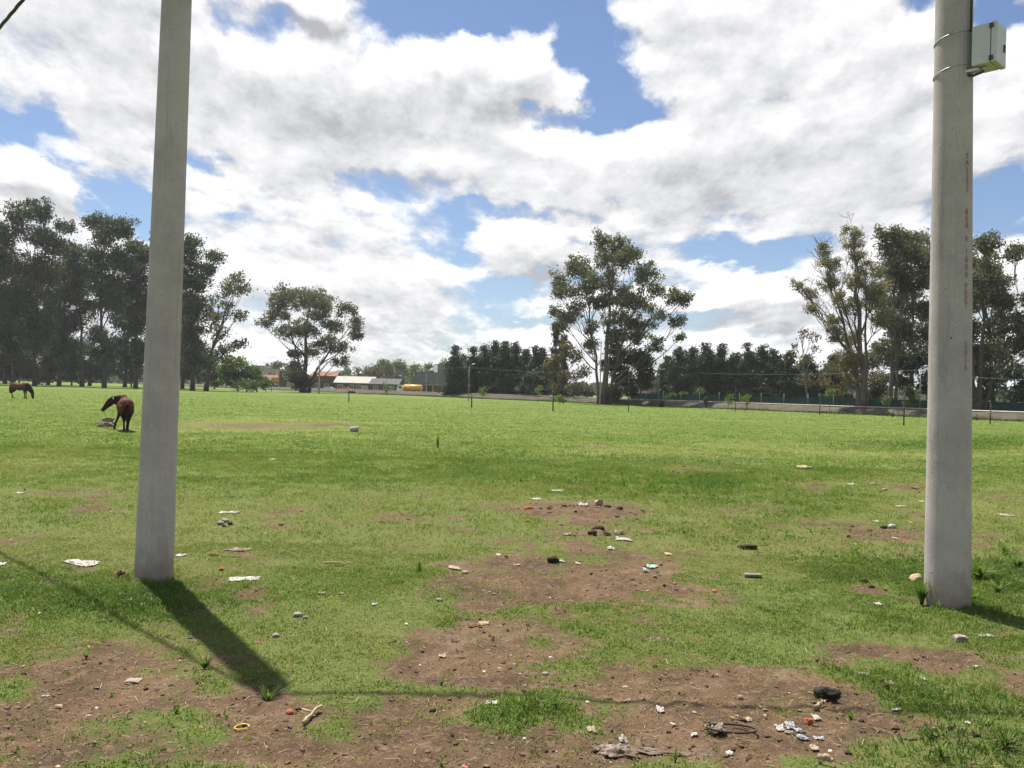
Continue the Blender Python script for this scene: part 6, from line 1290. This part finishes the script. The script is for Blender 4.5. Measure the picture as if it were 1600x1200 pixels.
stick('wood_chip', 1275, 1112, 1289, 1098, WOOD, 'pale wood chip below the dark boulder', .010, bend=.02, seed=6); stick('stick', 1277, 1193, 1301, 1199, WOOD, 'pale stick piece at the bottom right edge', .014, bend=.01, seed=7)
rock('brick_chip', 1264, 1126, 15, 13, REDB, 'triangular red brick piece below the dark boulder', 'brick', .7, .4, 56, sub=2, flat=True)
for k, (px, py, w, m_, lab) in enumerate([(1219, 1133, 13, WPL, 'white crumpled wrapper at the left end of the wrapper cluster'), (1235, 1133, 16, BLUEW, 'blue and white wrapper in the middle of the wrapper cluster'), (1249, 1137, 14, BLUEW, 'blue wrapper at the right end of the wrapper cluster'), (1254, 1152, 18, BLUEW, 'grey blue wrapper in the lower part of the wrapper cluster'), (1233, 1147, 16, RAG, 'brown rag below the wrapper cluster'), (1281, 1152, 16, BLUEW, 'dark bluish wrapper right of the wrapper cluster'), (1276, 1122, 14, WPL, 'whitish wrapper right of the triangular brick piece')]):
    cloth('wrapper', px, py, w, 8, 7, m_, lab, 'wrapper', seed=60 + k, n=16, fold=1.0)
# big crumpled cloth with its long twisted tail
cloth('crumpled_cloth', 960, 1174, 60, 26, 13, RAG, 'big dirty crumpled cloth at the bottom, body of the pile', 'cloth', seed=70, n=42, jag=.5, fold=1.2)
cloth('cloth_strip', 1030, 1176, 112, 9, 9, mat('tan_cloth', (.27, .205, .15), (.15, .11, .08), 8, .9, .1, stretch=(1, 5, 1), transl=.1), 'long twisted tan cloth tail right of the big crumpled cloth', 'cloth', seed=71, rz=R(-5), n=34, jag=.4, fold=1.2)
cloth('plastic_flap', 974, 1154, 14, 12, 12, WPL, 'pale flap standing up behind the big crumpled cloth', 'plastic', seed=72, n=16, fold=1.6)
p = gp(1143, 1142); s = p.y / FPX; tag(MB().torus((0, 0, .016), 36 * s, .0062, 44, 7, Matrix.Scale(.50, 3, Vector((0, 1, 0))), 1.0, .05, 4).build('hoop', mat('black_hose', (.028, .024, .02), (.05, .04, .03), 12, .7), None, p, R(-6)), 'thin black hoop of hose lying on the soil at bottom centre right', 'hoop')
cloth('plastic_bag', 1118, 1140, 30, 14, 13, RAG, 'crumpled pale bag lying inside the left part of the black hoop', 'bag', seed=74, n=24, fold=1.4)
rock('stone', 1157, 1090, 9, 9, STONE, 'pointed pale stone on soil right of the lush patch', 'stone', .8, .3, 75, sub=2); rock('stone', 852, 1053, 11, 7, STONE, 'pinkish stone above the cable shadow, centre', 'stone', .9, .25, 76, sub=2); rock('stone', 727, 896, 12, 7, STONE, 'pale grey stone at the left edge of the central patch', 'stone', .9, .3, 77, sub=2)
rock('earth_clod', 1160, 1125, 16, 8, CLODM, 'dark clod above the right end of the black hoop', 'clod', .8, .4, 78); rock('earth_clod', 677, 1109, 14, 9, CLODM, 'black clod on soil left of the lower centre', 'clod', .8, .4, 79); rock('earth_clod', 1350, 908, 16, 8, CLODM, 'dark clod left of the beige stone by the thick pole', 'clod', .8, .4, 80); rock('earth_clod', 1362, 916, 12, 7, CLODM, 'smaller dark clod just right of the other one by the beige stone', 'clod', .8, .4, 81)
rock('dark_lump', 1034, 636, 8, 12, DUNG, 'dark sack like lump at the foot of the second street lamp', 'sack', .8, .2, 82, sink=.05); rock('dark_lump', 549, 614.5, 14, 5, DUNG, 'dark brush heap behind the short dark post', 'heap', .8, .4, 83); rock('dark_lump', 590, 616, 7, 4, DUNG, 'small dark heap on the field edge before the grey roofed house', 'heap', .8, .4, 84)
# plants that stand out of the grass
WEED = leafy_mat('broad_weed', [(0, (.065, .12, .022)), (1, (.15, .22, .045))], .4)
def weed(px, py, hpx, n, label, seed, wide=1.0, name='weed', m=None):
    p, s = put(name, px, py, label, 'plant'); r_ = random.Random(seed); h = hpx * s * .78; V = []; F = []
    for k in range(n):
        a = r_.random() * 6.28; ln = h * r_.uniform(.6, 1.05); out = r_.uniform(.25, .95) * wide; w = h * .055 * r_.uniform(.7, 1.5) * (1.6 if wide > 1 else 1); dx, dy = math.cos(a), math.sin(a); b = len(V)
        for i in range(6):
            t = i / 5; x = dx * out * ln * t ** 1.2; y = dy * out * ln * t ** 1.2; z = ln * (t - .42 * out * t * t); ww = w * (1.1 - abs(t - .4)) * (1 - t ** 4 * .98)
            V += [(x - dy * ww, y + dx * ww, z), (x + dy * ww, y - dx * ww, z)]
        for i in range(5): F.append((b + 2 * i, b + 2 * i + 1, b + 2 * i + 3, b + 2 * i + 2))
    me = np_mesh(name, np.array(V), np.array(F), {'tone': ('FACE', np.random.default_rng(seed).random(len(F)))}, True)
    return tag(link(name, me, m or WEED, None, p), label, 'plant')
for k, (px, py, h, n, wd, lab) in enumerate([(420, 1082, 44, 16, .9, 'star shaped weed at the tip of the left pole shadow'), (1440, 945, 60, 22, .5, 'tall weed climbing the left foot of the thick pole'), (1530, 905, 42, 30, 1.2, 'broad leaved weed clump right of the thick pole'), (1560, 925, 36, 24, 1.0, 'weed clump at the edge of the thick pole shadow'), (655, 895, 26, 22, .8, 'tuft left of the central bare patch'),
    (320, 1040, 38, 22, .9, 'grassy weed left of the pole shadow tip'), (275, 1110, 24, 14, 1.1, 'small bright weed on the lower left soil'), (175, 1080, 18, 14, 1.0, 'yellow green weed on the lower left soil'), (135, 1020, 24, 18, 1.0, 'grassy weed left of the flat grey slab'), (1055, 1192, 34, 8, .45, 'upright thin grass sprig right of the cloth tail'), (1330, 1120, 28, 20, .9, 'grass tuft right of the red brick piece'), (690, 1190, 20, 12, 1.0, 'small sprig on the bottom centre soil'),
    (868, 1108, 30, 26, .9, 'lush tuft in the green patch left of the big cloth'), (1570, 1180, 44, 26, .9, 'lush weed at the bottom right corner'), (1470, 1190, 40, 24, .9, 'lush weed at the bottom edge, right of centre'), (1385, 1080, 30, 16, .9, 'loose grass tuft right of the pale rag'), (1520, 940, 30, 22, 1.0, 'leafy weed by the near right foot of the thick pole'), (1590, 890, 40, 26, 1.0, 'leafy weed at the right picture edge near the thick pole'), (1465, 952, 22, 18, .8, 'low grass tuft in front of the thick pole foot'), (215, 912, 20, 18, .8, 'low grass tuft in front of the left pole foot'), (1570, 865, 30, 20, 1.0, 'upper weed of the patch right of the thick pole'), (690, 1070, 26, 12, .8, 'thin sprig on soil by the cable shadow'), (1100, 1185, 0, 0, 0, ''), (975, 760, 26, 10, .6, 'tall sprig standing in the mid field grass'), (1229, 752, 14, 9, .6, 'dark sprig left of the sandy strip'), (684, 700, 30, 7, .35, 'single tall stalk in the far clover')]):
    if n: weed(px, py, h, n, lab, 300 + k, wd)
weed(188, 900, 20, 120, 'heap of dry straw against the left foot of the left pole', 399, 1.3, 'straw_heap', leafy_mat('dry_heap', [(0, (.10, .06, .035)), (1, (.26, .18, .10))], .1))

# ------------------------------------------------------------------ thin volume added to lift dark far trees, standing in for lens flare
hz = MB().box(-700, 700, -120, 660, -1.5, 62)
m = bpy.data.materials.new('flare_haze'); m.use_nodes = True; nt = m.node_tree; nt.nodes.clear(); o_ = nt.nodes.new('ShaderNodeOutputMaterial'); pv = nt.nodes.new('ShaderNodeVolumePrincipled')
pv.inputs['Color'].default_value = (.92, .95, 1, 1); pv.inputs['Density'].default_value = .00016; pv.inputs['Anisotropy'].default_value = .2; nt.links.new(pv.outputs[0], o_.inputs['Volume'])
hb = hz.build('flare_haze', m); tag(hb, 'thin pale veil added over the whole field in place of lens flare', 'flare_haze', kind='stuff')
